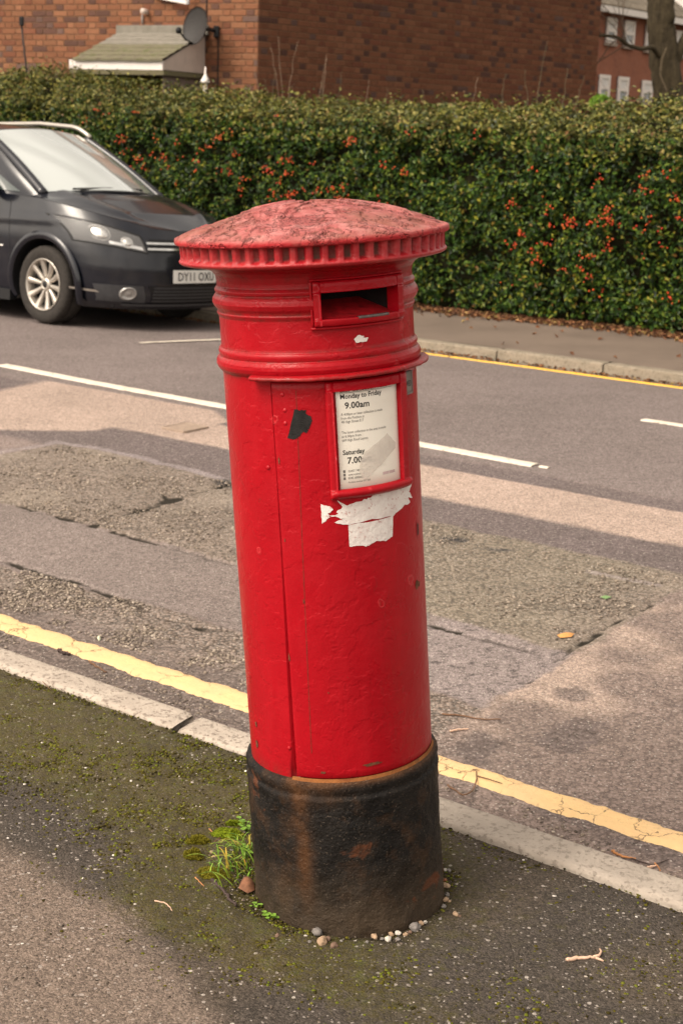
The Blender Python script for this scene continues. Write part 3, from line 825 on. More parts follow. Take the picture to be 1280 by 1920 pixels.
for it in [('A 4.00pm or later collection is made', 12.1, 1.0835, .0072, .006, aw(25.5)), ('from the Postbox at', 12.0, 1.0762, .0072, .004, aw(13.6)), ('48 High Street E17', 12.1, 1.0690, .0072, .004, aw(13.0)),
           ('The latest collection in the area is made', 11.9, 1.0487, .0072, .004, aw(27.7)), ('at 6.30pm from', 11.9, 1.0413, .0072, .006, aw(11.2)), ('669 High Road Leyton', 11.9, 1.0338, .0072, .004, aw(15.2)),
           ('03457 740740', 14.5, .9735, .0066, .006, aw(9.0)), ('www.royalmail.com', 14.5, .9668, .0064, .004, aw(9.5)), ('0345 6000606', 14.4, .9598, .0066, .006, aw(9.0)), ('Postbox number E17 260', 14.3, .9522, .0052, .004, aw(13.1))]:
    notice_text([it], M_INKG, 'small_print')
V = np.concatenate([cylp(np.linspace(11.9, 46, 14), 1.1262, .1958), cylp(np.linspace(11.9, 46, 14), 1.1269, .1958)])
mesh('printed_rule', V, [[i, i + 1, i + 15, i + 14] for i in range(13)], M_INKG, notice)
for i, h_ in enumerate((.9742, .9674, .9604)):
    q = [cylp(np.linspace(11.6, 12.9, 3), h_ - .001 + .0, .1958), cylp(np.linspace(11.6, 12.9, 3), h_ + .0042, .1958)]
    mesh('printed_symbol', np.concatenate(q), [[0, 1, 4, 3], [1, 2, 5, 4]], M_INKG, notice)
for t0, t1 in ((36.0, 40.3), (40.6, 45.0)):
    q = [cylp(np.linspace(t0, t1, 3), .9585, .1958), cylp(np.linspace(t0, t1, 3), .9640, .1958)]
    mesh('printed_logo', np.concatenate(q), [[0, 1, 4, 3], [1, 2, 5, 4]], M_INKP, notice)

def patch(name, poly, r, mat, parent=pb, thick=.0007, jag=0.0, seed=0, sub=6):
    """thin bent sheet from a (theta, h) outline"""
    P = []
    poly = np.array(poly, float)
    for a, b in zip(poly, np.roll(poly, -1, 0)):
        for q in np.linspace(0, 1, sub, endpoint=False):
            P.append(a + (b - a) * q)
    P = np.array(P)
    if jag:
        g_ = np.random.default_rng(seed)
        P[:, 0] += g_.normal(0, 1, len(P)) * jag * 260; P[:, 1] += g_.normal(0, 1, len(P)) * jag
    bm = bmesh.new()
    vs = [bm.verts.new((p[0] / 300, p[1], 0)) for p in P]
    bm.faces.new(vs)
    bmesh.ops.triangulate(bm, faces=bm.faces[:])
    for _ in range(2): bmesh.ops.subdivide_edges(bm, edges=[e for e in bm.edges if abs(e.verts[0].co.x - e.verts[1].co.x) > .012], cuts=1)
    bmesh.ops.triangulate(bm, faces=bm.faces[:])
    bm.verts.index_update()
    V = np.array([v.co[:] for v in bm.verts]); F = np.array([[v.index for v in f.verts] for f in bm.faces]); bm.free()
    return mesh(name, cylp(V[:, 0] * 300, V[:, 1], np.full(len(V), r + thick)), F, mat, parent, True)

m_ = M('clear_tape'); M_TAPE = m_.fin(m_.mix(m_.rng(m_.noise(60, 4), .4, .7), (.70, .64, .585), (.78, .725, .66)), .4, .3, normal=m_.bump(m_.noise(120, 3), .3, .003), alpha=.66)
tp = patch('peeling_tape', [(22.6, .959), (25.0, .957), (46.1, 1.006), (46.4, 1.016), (40.3, 1.0375), (25.0, 1.009), (22.0, .993), (21.0, .975)], .1958, M_TAPE, notice, .0006, .0004, 3)
m_ = M('torn_white_paper')
c = m_.mix(m_.rng(m_.noise(45, 6, .7), .40, .70), (.74, .70, .67), (.60, .52, .50))
c = m_.mix(m_.math('MULTIPLY', m_.rng(m_.noise(130, 4), .60, .66), .6), c, (.42, .16, .15))
M_TORN = m_.fin(c, .8, .3, normal=m_.bump(m_.noise(110, 5), .6, .003))
patch('torn_label', [(2.5, .8925), (9, .8885), (6.5, .8980), (10.5, .906), (7.5, .9190), (13, .9085), (22, .9145), (27, .9175), (32, .9280), (45, .9215), (58, .9235), (62.5, .9300), (61.5, .9190), (58.5, .9085), (62.5, .8930), (57.5, .8975), (59.5, .8850), (52.5, .8855), (43, .8720), (28, .8735), (14, .8700), (4.5, .8760), (10.5, .8830)], .1926, M_TORN, pb, .0009, .0008, 5, 5)
patch('torn_label', [(-1.9, .9150), (3.0, .9100), (5.2, .9030), (1.8, .8960), (2.6, .8880), (-2.0, .8765)], .1926, M_TORN, pb, .0009, .0006, 9, 5)
patch('torn_label', [(12.9, .8695), (42.4, .8710), (41.4, .8300), (36, .8260), (30, .8290), (24, .8225), (18, .8270), (13.1, .8260)], .1926, M_TORN, pb, .0007, .0007, 6, 5)
M_BLK = plain('black_sticker', (.012, .011, .011), .55, scale=80, var=.5, bump=.3)
patch('black_sticker', [(-13.6, 1.1015), (-10.5, 1.097), (-7.2, 1.0985), (-7.6, 1.091), (-4.8, 1.0865), (-4.0, 1.078), (-4.9, 1.0700), (-6.6, 1.060), (-7.4, 1.0530), (-9.5, 1.057), (-11.5, 1.049), (-14.5, 1.042), (-18.8, 1.0445)], .1926, M_BLK, pb, .0007, .0006, 8, 4)
M_CHIP = plain('white_undercoat', (.74, .69, .66), .7, var=.1)
patch('bare_chip', [(22.2, 1.2250), (25.0, 1.2325), (28.8, 1.2290), (27.5, 1.2260), (31.5, 1.2255), (29.8, 1.2185), (26.0, 1.2180), (23.5, 1.2185)], .1918, M_CHIP, pb, .0010, .0005, 2, 4)
M_BROWN = plain('bare_rust_spot', (.13, .050, .025), .9, var=.5, scale=90, bump=.4)
for i, (t_, h_, a_, b_) in enumerate([(65, .712, 4.0, .010), (-25.2, 1.000, .5, .008), (-24.8, .842, .4, .004), (-62, .43, 1.6, .007), (-63, .385, 1.8, .010), (-15.5, .72, .35, .006), (-27.0, .60, .4, .010), (64, 1.063, .5, .002), (72, 1.20, .5, .004), (-4, .53, .3, .002), (20, .37, 6, .004), (-10, .36, 2, .003), (62, 1.01, .4, .002)]):
    w_ = np.linspace(0, 2 * math.pi, 14, endpoint=False); g_ = np.random.default_rng(i)
    k_ = g_.uniform(.55, 1.15, 14)
    patch('rust_spot', np.stack([t_ + a_ * np.cos(w_) * k_, h_ + b_ * np.sin(w_) * k_], 1), .1929 if DL < t_ < DR else .1922, M_BROWN, pb, .0006, 0, i, 2)
# day tab
tb = curved_block('day_tab', 56.9, 66.2, 1.1015, 1.1462, .188, .1975, plain('dull_metal_tab', (.19, .165, .145), .6, .1, var=.2), nt=6, nh=6, round_=.0008, noise=.0003)
for a_, b_, c_, d_ in [(56.9, 57.7, 1.1015, 1.1462), (65.4, 66.2, 1.1015, 1.1462), (57.7, 65.4, 1.1015, 1.1050)]:
    curved_block('tab_rim', a_, b_, c_, d_, .19, .1995, plain('tab_rim_metal', (.20, .16, .15), .5, .3), parent=tb, nt=3, nh=4, round_=.0005, noise=0)
V, F = text_geo('WED', .0155, .006, aw(6.6)); ang = 58.0 + np.degrees(V[:, 0] / .1978)
mesh('tab_lettering', cylp(ang, 1.1175 + V[:, 1], np.full(len(V), .1979)), F, plain('engraved_black', (.03, .028, .027), .6), tb, True)
# keyhole
kh = patch('keyhole', [(67.6, .812), (68.6, .810), (69.6, .815), (69.8, .832), (68.9, .838), (67.6, .834)], .1928, M_BLK, pb, .0006)
q = [(69.0 + 2.6 * math.cos(w_), .824 + .020 * math.sin(w_)) for w_ in np.linspace(0, 6.28, 18, endpoint=False)]
patch('key_plate', q, .1926, M_RED, pb, .0005, 0, 0, 1)

# ---- black plinth
def mat_plinth():
    m = M('rusty_black_plinth')
    sx = m.n('ShaderNodeSeparateXYZ'); m.nt.links.new(m.coord(), sx.inputs[0])
    k = m.noise(16, 6, .65)
    c = m.mix(m.rng(k, .35, .7), (.006, .0055, .0055), (.018, .015, .013))
    c = m.mix(m.rng(m.noise(11, 6, .7), .52, .66, 0, .7), c, (.052, .027, .014))
    low = m.rng(sx.outputs[2], .16, .02)
    c = m.mix(m.math('MULTIPLY', low, m.rng(m.noise(14, 5), .3, .6, .35, .95)), c, (.066, .046, .030))
    spots = m.rng(m.noise(8.5, 4, .55, dist=.4), .655, .70)
    c = m.mix(m.math('MULTIPLY', spots, .85), c, (.125, .042, .018))
    run = m.math('MULTIPLY', m.attr('run'), m.rng(m.noise(24, 5, .65), .30, .55, .25, 1))
    c = m.mix(m.math('MULTIPLY', run, .55), c, (.13, .055, .020))
    c = m.mix(m.math('MULTIPLY', m.rng(m.noise(240, 2), .62, .72), .35), c, (.20, .15, .11))
    h = m.math('ADD', m.noise(34, 6, .7), m.math('MULTIPLY', m.noise(150, 4), .35))
    return m.fin(c, m.rng(k, .3, .7, .40, .8), .16, normal=m.bump(h, .75, .010))
tl = np.linspace(-180, 180, 360, endpoint=False)
hb = np.concatenate([[.341, .3395, .336, .331, .325, .318, .311, .307, .304, .301, .297], np.linspace(.290, -.07, 90)])
rb = np.concatenate([[.190, .1955, .2000, .2020, .2028, .2022, .1992, .1998, .2030, .2042, .2042], np.linspace(.2030, .2040, 90)])
T, H = np.meshgrid(tl, hb, indexing='ij'); cx, sy_ = np.cos(np.radians(T)), np.sin(np.radians(T))
Rr = rb[None] + (fbm(cx * 5 + 9, sy_ * 5 + 9, H * 14) - .5) * .008 * smooth(.341, .33, H) + (fbm(cx * 14 + 9, sy_ * 14 + 9, H * 50) - .5) * .0034 * smooth(.341, .32, H)
run = np.exp(-((T + 24 + (fbm(H * 12, 1.0, 2.0) - .5) * 9) / 5.0) ** 2) * smooth(.02, .16, H) + np.exp(-((H - .337) / .006) ** 2) * ((T > -34) & (T < 95)) * 1.0
run += .5 * np.exp(-((T + 15) / 18) ** 2) * smooth(.27, .34, H)
mesh('plinth', cylp(T, H, Rr), gridfaces(360, len(hb), True), mat_plinth(), pb, attrs={'run': np.clip(run, 0, 1)})

# ------------------------------------------------------------------ parked car (local: x forward, y to its left, z up; origin under the front axle)
CAR_N, CAR_S = 9.12, 9.37
slope = -.2 * (CAR_N - 6.4) / 3.47 ** 2
cp = W(CAR_S, CAR_N, float(roadz(CAR_N)) + .004)
car = empty('parked_car', cp)
_f = Vector((-DV[0], -DV[1], 0)); _l = Vector((NV[0], NV[1], slope)).normalized(); _u = _f.cross(_l)
car.matrix_world = Matrix(((_f.x, _l.x, _u.x, cp[0]), (_f.y, _l.y, _u.y, cp[1]), (_f.z, _l.z, _u.z, cp[2]), (0, 0, 0, 1)))
prop(car, 'dark blue-grey people carrier with silver alloy wheels parked against the hedge kerb', 'car')

def mat_carpaint():
    m = M('dark_car_paint')
    c = m.mix(m.rng(m.noise(3, 4), .3, .7), (.0045, .0055, .0105), (.007, .0085, .0145))
    dust = m.rng(m.noise(5, 6, .6), .45, .75, 0, .10)
    c = m.mix(dust, c, (.08, .068, .06))
    return m.fin(c, m.rng(m.noise(9, 4), .3, .7, .16, .26), .45, normal=None, coat=.35)
M_CAR = mat_carpaint()
M_BLACKP = plain('black_plastic', (.012, .012, .013), .55, scale=60, var=.3)
M_TRIM = plain('dull_dark_trim', (.050, .050, .054), .40, scale=30)
M_CHROME = plain('chrome', (.78, .77, .75), .12, 1.0, var=.05)
M_SILVER = plain('silver_alloy', (.50, .46, .41), .36, .75, var=.08)
M_TYRE = plain('tyre_rubber', (.030, .026, .023), .85, scale=40, var=.35, bump=.3)
m_ = M('windscreen_glass'); M_GLASS = m_.fin((.72, .76, .74), .07, .9, .55, None, 1.0, 1.6)  # pale half-metallic colour stands in for bright sky mirrored in the screen
m_ = M('side_glass'); M_GLASS2 = m_.fin((.05, .065, .062), .06, .8, None, None, .6, 1.6)
m_ = M('lamp_lens'); M_LENS = m_.fin((.5, .5, .5), .04, .5, 0.0, None, None, 1.45, None, .13)
M_PLATE = plain('plate_white', (.74, .73, .70), .4, var=.04)

ZL = np.array([.17, .20, .26, .36, .50, .60, .68, .74, .80, .88, .96, 1.04, 1.10])
WL = np.array([.77, .80, .825, .845, .855, .860, .862, .860, .855, .846, .836, .826, .818])
XF = np.array([.80, .845, .875, .890, .885, .868, .850, .825, .785, .72, .64, .56, .50])
PW = 2.7
def wz(z): return np.interp(z, ZL, WL)
def xz(z): return np.interp(z, ZL, XF)
CL = .70                                           # length of the curved nose
def nose(y, z):
    """x of the nose skin at lateral y, height z"""
    t = np.clip(np.abs(y) / wz(z), 0, .99999)
    return xz(z) - CL + CL * (1 - t ** PW) ** (1 / 2.1)
def outline(u, z):
    """plan outline, u 0 nose centre .. 1 nose shoulder .. 2 rear shoulder .. 3 tail centre"""
    u, z = np.broadcast_arrays(np.asarray(u, float), np.asarray(z, float))
    w = wz(z); ph = np.clip(u, 0, 1) * math.pi / 2
    x1 = xz(z) - CL + CL * np.cos(ph) ** (2 / 2.1); y1 = w * np.sin(ph) ** (2 / PW)
    xr = -3.30
    q = np.clip(u - 1, 0, 1); x2 = (xz(z) - CL) * (1 - q) + xr * q; y2 = w * (1 - .03 * q ** 3)
    ph3 = np.clip(u - 2, 0, 1) * math.pi / 2
    x3 = xr - .22 * np.sin(ph3); y3 = w * .97 * np.cos(ph3) ** .5
    x = np.where(u <= 1, x1, np.where(u <= 2, x2, x3)); y = np.where(u <= 1, y1, np.where(u <= 2, y2, y3))
    return x, y
def ztop(x, y):
    a = np.interp(x, [-3.6, -3.0, -1.5, -.5, -.05, .2, .45, .65, .80, .9], [1.06, 1.07, 1.05, 1.025, 1.005, .965, .915, .86, .795, .76])
    return a - .02 * (np.abs(y) < .5) * (x > .5) * 0
uu = np.unique(np.round(np.concatenate([np.linspace(0, 1, 46), np.linspace(1, 2, 150), np.linspace(2, 3, 14)]), 5)); vv = np.linspace(0, 1, 34)
WHX, WHR, ARCH = (0.0, -2.68), .315, .385
def body_half(sign):
    U, Vv = np.meshgrid(uu, vv, indexing='ij')
    x0, y0 = outline(U, .8)
    zt = ztop(x0, y0)
    for _ in range(4):
        xx, yy = outline(U, zt); zt = ztop(xx, yy)
    Z = .17 + (zt - .17) * Vv
    X, Y = outline(U, Z)
    # shoulder crease
    Y = Y + .008 * np.exp(-((Z - .84 - .02 * X) / .03) ** 2) * (X < .2)
    V = np.stack([X, Y * sign, Z], -1).reshape(-1, 3)
    F = gridfaces(len(uu), len(vv))
    fc = V[F].mean(1)
    kill = np.zeros(len(F), bool)
    for wx in WHX:
        rr_ = np.hypot(fc[:, 0] - wx, fc[:, 2] - WHR)
        kill |= (rr_ < ARCH) & (np.abs(fc[:, 1]) > .6)
    Fk = F[~kill]; inner = np.unique(F[kill]); used = np.unique(Fk)
    for vi_ in np.intersect1d(inner, used):
        for wx in WHX:
            dx, dz = V[vi_, 0] - wx, V[vi_, 2] - WHR; r_ = math.hypot(dx, dz)
            if r_ < ARCH + .05:
                V[vi_, 0] = wx + dx / r_ * ARCH; V[vi_, 2] = WHR + dz / r_ * ARCH
    return V, (Fk if sign < 0 else Fk[:, ::-1])
v1, f1 = body_half(1); v2, f2 = body_half(-1)
V = np.concatenate([v1, v2]); F = np.concatenate([f1, f2 + len(v1)])
mesh('body', V, F, M_CAR, car)
mesh('underside', *box((-1.33, 0, .30), (3.9, 1.30, .22)), M_BLACKP, car, True)

def surf(name, fun, nu, nv, mat, parent=car, flip=False):
    U, Vv = np.meshgrid(np.linspace(0, 1, nu), np.linspace(0, 1, nv), indexing='ij')
    P = fun(U, Vv); F = gridfaces(nu, nv)
    return mesh(name, P.reshape(-1, 3), F[:, ::-1] if flip else F, mat, parent)

# bonnet: spans the top edge of the nose from wing to wing
def edge_top(u):
    x0, y0 = outline(u, .8); zt = ztop(x0, y0)
    for _ in range(4):
        xx, yy = outline(u, zt); zt = ztop(xx, yy)
    x, y = outline(u, zt)
    return x, y, zt
U_COWL = 1.0 + (-.22 - (.58 - CL)) / (-3.30 - (.58 - CL))
def bonnet(U, Vv):
    u = U * U_COWL
    xe, ye, ze = edge_top(u)
    t = Vv * 2 - 1                                   # -1 right .. 1 left
    xc = np.interp(u, [0, .5, 1, U_COWL], [.772, .62, .28, -.02]); zc = np.interp(xc, [-.02, .28, .55, .772], [1.082, 1.02, .925, .787])
    k = 1 - np.abs(t) ** 2.2
    x = xe + (xc - xe) * k; y = ye * t
    z = ze + (zc - ze) * (1 - np.abs(t) ** 2.6)
    z = z + .018 * np.exp(-((np.abs(t) - .68) / .10) ** 2) * smooth(.25, .6, U) * 1.0
    return np.stack([x, y, z + .003], -1)
surf('bonnet', bonnet, 60, 61, M_CAR, flip=False)

# windscreen, roof, pillars
def ws(U, Vv, y0=.70, y1=.575):
    t = Vv * 2 - 1
    yb = .675 * t; yt = .565 * t
    xb = .030 - .21 * np.abs(t) ** 2; zb = 1.085 - .040 * np.abs(t) ** 2
    xt = -.95 - .09 * np.abs(t) ** 2; zt = 1.580 - .050 * np.abs(t) ** 2
    t = t
    x = xb + (xt - xb) * U; y = yb + (yt - yb) * U; z = zb + (zt - zb) * U + .030 * np.sin(U * math.pi) * (1 - .3 * t * t)
    return np.stack([x, y, z], -1)
surf('windscreen_surround', ws, 30, 31, M_TRIM, flip=True)
def wsg(U, Vv): 
    p = ws(.012 + U * .968, .018 + Vv * .964); p[..., 2] += .005; p[..., 0] += .003; return p
surf('windscreen', wsg, 24, 25, M_GLASS, flip=True)
def roof(U, Vv):
    t = Vv * 2 - 1
    xt = -.95 - .09 * np.abs(t) ** 2
    x = xt + (-3.25 - xt) * U
    zc = np.interp(U, [0, .15, .4, .7, 1], [1.575, 1.605, 1.625, 1.612, 1.56])
    y = (.565 + .045 * np.sin(U * math.pi)) * t
    return np.stack([x, y, zc - .050 * np.abs(t) ** 2.2 + .004], -1)
surf('roof', roof, 40, 31, M_CAR, flip=True)
def side(sign):
    def f(U, Vv):
        # U along from A-pillar foot to tail, Vv up from belt to roof edge
        xb = -.20 + (-3.42 + .20) * U; zb = ztop(xb, 0) - .004; yb = wz(zb) - .006 - .145 * smooth(.09, 0.0, U)
        xt = -1.04 + (-3.25 + 1.04) * U; zt = np.interp(U, [0, .15, .4, .7, 1], [1.525, 1.555, 1.575, 1.562, 1.51]) + .006; yt = .565 + .045 * np.sin(U * math.pi)
        b = .035 * np.sin(Vv * math.pi)
        return np.stack([xb + (xt - xb) * Vv, (yb + (yt - yb) * Vv + b) * sign, zb + (zt - zb) * Vv], -1)
    return f
def sub(fun, poly, off):
    """bilinear window pane in (U,V) of a surface: poly = 4 corners"""
    a, b, c, d = [np.array(q, float) for q in poly]
    def g_(U, Vv):
        uv = (a * (1 - U)[..., None] * (1 - Vv)[..., None] + b * U[..., None] * (1 - Vv)[..., None] + c * U[..., None] * Vv[..., None] + d * (1 - U)[..., None] * Vv[..., None])
        p = fun(uv[..., 0], uv[..., 1]); p = p.copy(); p[..., 1] += off; return p
    return g_
for sgn in (1, -1):
    f_ = side(sgn); fl_ = sgn < 0
    surf('side_frame', f_, 60, 16, M_CAR, flip=fl_)
    surf('quarter_window', sub(f_, [(.045, .06), (.135, .06), (.100, .60), (.093, .60)], .006 * sgn), 8, 10, M_GLASS2, flip=fl_)
    surf('door_window', sub(f_, [(.175, .05), (.43, .05), (.43, .90), (.155, .90)], .006 * sgn), 12, 12, M_GLASS2, flip=fl_)
    surf('door_window', sub(f_, [(.46, .05), (.70, .05), (.70, .90), (.46, .90)], .006 * sgn), 12, 12, M_GLASS2, flip=fl_)
    surf('rear_window', sub(f_, [(.74, .06), (.95, .10), (.93, .82), (.74, .90)], .006 * sgn), 12, 12, M_GLASS2, flip=fl_)
    # black window trim
    surf('window_trim', sub(f_, [(.135, .05), (.175, .05), (.155, .93), (.112, .72)], .004 * sgn), 6, 10, M_BLACKP, flip=fl_)
    surf('window_trim', sub(f_, [(.432, .05), (.458, .05), (.458, .90), (.432, .90)], .004 * sgn), 3, 10, M_BLACKP, flip=fl_)
    # A-pillar over the joint of windscreen and door frame
    U_ = np.linspace(-.02, 1.0, 24); pa = ws(U_, np.full(24, 1.0 if sgn > 0 else 0.0)) + np.array([-.012, sgn * .012, .0])
    mesh('a_pillar', *tube(pa, np.linspace(.042, .030, 24), 10), M_CAR, car)
    # roof rail
    xs = np.linspace(-1.0, -2.95, 40); t_ = np.linspace(0, 1, 40)
    zc = np.interp(xs, [-2.95, -1.7, -1.15, -.93], [1.565, 1.60, 1.575, 1.53]); lift = .055 * np.clip(np.minimum(t_ / .12, (1 - t_) / .08), 0, 1) ** .7
    P = np.stack([xs, sgn * (.585 + .025 * np.sin(t_ * 3)), zc + lift], -1)
    v_, f2_ = tube(P, .020, 8); mesh('roof_rail', v_, f2_, M_SILVER, car)
    # mirror
    v_, fq = ico(3); v_ = v_ * np.array([.075, .12, .085]); v_[:, 0] *= np.where(v_[:, 0] < 0, .55, 1)
    mi = mesh('door_mirror', v_, fq, M_BLACKP, car); mi.location = (-.62, sgn * .955, 1.075)
    mesh('mirror_arm', *tube([(-.62, sgn * .80, 1.03), (-.62, sgn * .90, 1.045)], [.03, .025], 8), M_BLACKP, mi).matrix_parent_inverse = Matrix.Translation((.62, -sgn * .955, -1.075))
    # wheel arch lip and liner
    for wx in WHX:
        an = np.linspace(R(-18), R(198), 60)
        rows = []
        for rr_, off in [(ARCH + .055, -.008), (ARCH + .045, .010), (ARCH + .020, .018), (ARCH + .002, .014), (ARCH - .012, .004), (ARCH - .012, -.08), (ARCH - .02, -.30)]:
            zz = WHR + rr_ * np.sin(an); xx = wx + rr_ * np.cos(an); yy = np.array([np.interp(z_, ZL, WL) for z_ in zz]) + off
            rows.append(np.stack([xx, sgn * yy, zz], -1))
        P = np.stack(rows, 1).reshape(-1, 3)
        F = gridfaces(60, 7); lipf = (F[:, 0] % 7) < 4
        mesh('wheel_arch', P, F[lipf][:, ::-1] if sgn > 0 else F[lipf], M_CAR, car)
        mesh('arch_liner', P, F[~lipf][:, ::-1] if sgn > 0 else F[~lipf], M_BLACKP, car)
        k = 24; an2 = np.linspace(0, 2 * math.pi, k, endpoint=False)
        dsk = [(wx + (ARCH - .012) * math.cos(q), sgn * .56, max(.17, WHR + (ARCH - .012) * math.sin(q))) for q in an2]
        mesh('arch_wall', dsk, [list(range(k))], M_BLACKP, car, True)
    # sill
    mesh('sill', *box((-1.34, sgn * .80, .20), (1.85, .07, .09)), M_BLACKP, car, True)
    # door shut lines and handle
    for xd in (-.42, -1.45):
        zz = np.linspace(.26, 1.0, 20); P = np.stack([np.full(20, xd) + .02 * np.sin(zz * 3), sgn * (np.interp(zz, ZL, WL) + .0015 + .008 * np.exp(-((zz - .84 - .02 * xd) / .03) ** 2)), zz], -1)
        P2 = P + np.array([.006, 0, 0]); mesh('door_gap', np.concatenate([P, P2]), [[i, i + 1, 21 + i, 20 + i] for i in range(19)], M_BLACKP, car)
    v_, fq = ico(2)
    for xd in (-1.25, -2.25):
        h_ = mesh('door_handle', v_ * np.array([.09, .022, .016]), fq, M_CAR, car); h_.location = (xd, sgn * .865, .86)
    h_ = mesh('side_strip', v_ * np.array([.05, .008, .010]), fq, M_CHROME, car); h_.location = (-.52, sgn * .862, .60)
# tailgate closing surface
def tail(U, Vv):
    t = Vv * 2 - 1
    y = (.80 + (.585 - .80) * U) * t; x = -3.50 + .25 * U + .05 * (np.abs(t) ** 2); z = 1.055 + (1.555 - 1.055) * U - .045 * np.abs(t) ** 2.2 * U
    return np.stack([x, y, z], -1)
surf('tailgate', tail, 12, 21, M_CAR)

def skin_panel(name, quad, mat, off=.006, nu=16, nv=6, parent=car, mirror=False):
    """panel on the nose skin: quad corners (y,z): inner-low, outer-low, outer-high, inner-high"""
    a, b, c, d = [np.array(q, float) for q in quad]
    def f(U, Vv):
        q = (a * (1 - U)[..., None] * (1 - Vv)[..., None] + b * U[..., None] * (1 - Vv)[..., None] + c * U[..., None] * Vv[..., None] + d * (1 - U)[..., None] * Vv[..., None])
        y, z = q[..., 0], q[..., 1]
        # push outward along the plan normal
        e = 1e-3; dxdy = (nose(y + e, z) - nose(y - e, z)) / (2 * e); nl_ = np.sqrt(1 + dxdy ** 2)
        return np.stack([nose(y, z) + off / nl_, y - off * dxdy / nl_, z], -1)
    o = surf(name, f, nu, nv, mat, parent, flip=(quad[1][0] < quad[0][0]))
    return o
# grilles and bars
gr = skin_panel('upper_grille', [(-.45, .635), (.45, .635), (.43, .735), (-.43, .735)], M_BLACKP, .004, 30, 5)
for z_ in (.660, .705):
    skin_panel('grille_bar', [(-.46, z_ - .008), (.46, z_ - .008), (.46, z_ + .008), (-.46, z_ + .008)], M_CHROME, .014, 30, 3, gr)
lg = skin_panel('lower_grille', [(-.40, .225), (.40, .225), (.46, .365), (-.46, .365)], M_BLACKP, .005, 30, 5)
for z_ in np.linspace(.245, .350, 5):
    skin_panel('grille_slat', [(-.42, z_ - .006), (.42, z_ - .006), (.42, z_ + .006), (-.42, z_ + .006)], M_TRIM, .013, 30, 3, lg)
skin_panel('lower_lip', [(-.60, .200), (.60, .200), (.62, .218), (-.62, .218)], M_TRIM, .016, 30, 3)
pl = skin_panel('number_plate', [(-.255, .392), (.255, .392), (.255, .497), (-.255, .497)], M_PLATE, .022, 20, 4)
V, F = text_geo('DY11 OXU', .105, .010, .425)
y_ = -(V[:, 0] - .2125); z_ = .412 + V[:, 1] * .92
# car faces forward: its right-hand side (negative y) is to the reader's left
y_ = (V[:, 0] - .2125); e = 1e-3
mesh('plate_lettering', np.stack([nose(y_, z_) + .0255, y_, z_], -1), F, M_INK, pl, True)
for sgn in (1, -1):
    S_ = lambda q: [(y * sgn, z) for y, z in q]
    skin_panel('headlight_seal', S_([(.455, .618), (.842, .692), (.848, .893), (.485, .764)]), M_BLACKP, .0035, 26, 8)
    hl = skin_panel('headlight', S_([(.47, .630), (.835, .705), (.843, .880), (.50, .752)]), plain('lamp_housing', (.065, .064, .066), .35, .15), .006, 26, 10)
    for (y0, z0, r0) in ((.60, .702, .046), (.735, .770, .062)):
        w_ = np.linspace(0, 2 * math.pi, 20, endpoint=False)
        # reflector bowl set in the lamp
        e = 1e-3; rows = []
        for k_, dp in ((1.0, .003), (.94, .009), (.86, .004), (.74, .004), (.60, .014), (.35, .022), (.02, .024)):
            y = sgn * (y0 + r0 * k_ * np.cos(w_) * .85); z = z0 + r0 * k_ * np.sin(w_)
            rows.append(np.stack([nose(y, z) + dp + .004, y, z], -1))
        mesh('reflector', np.stack(rows, 1).reshape(-1, 3), gridfaces(20, 7, True), plain('lamp_reflector', (.55, .54, .52), .22, .85, var=.3, scale=50), hl)
    skin_panel('indicator_strip', S_([(.49, .645), (.70, .690), (.70, .712), (.50, .672)]), M_CHROME, .010, 14, 3, hl)
    skin_panel('lamp_cover', S_([(.475, .633), (.83, .708), (.838, .876), (.505, .749)]), M_LENS, .028, 26, 8, hl)
    fp_ = skin_panel('fog_lamp_panel', S_([(.46, .225), (.74, .235), (.78, .370), (.50, .365)]), M_TRIM, .006, 16, 6)
    y0, z0, r0 = .60, .300, .048; w_ = np.linspace(0, 2 * math.pi, 20, endpoint=False); rows = []
    for k_, dp in ((1.12, .008), (1.05, .020), (.9, .020), (.8, .010), (.4, .018), (.02, .020)):
        y = sgn * (y0 + r0 * k_ * np.cos(w_)); z = z0 + r0 * k_ * np.sin(w_); rows.append(np.stack([nose(y, z) + dp, y, z], -1))
    mesh('fog_lamp', np.stack(rows, 1).reshape(-1, 3), gridfaces(20, 6, True), plain('fog_lens', (.34, .33, .32), .2, .6), car)
    skin_panel('bumper_strip', S_([(.74, .300), (.84, .315), (.842, .330), (.76, .318)]), M_SILVER, .012, 8, 3)

# wheels
def lathe(prof, n=48):
    P = np.array(prof); w_ = np.linspace(0, 2 * math.pi, n, endpoint=False)
    V = np.stack([np.cos(w_)[:, None] * P[None, :, 0], np.broadcast_to(P[None, :, 1], (n, len(P))), np.sin(w_)[:, None] * P[None, :, 0]], -1)
    return V.reshape(-1, 3), gridfaces(n, len(P), True)
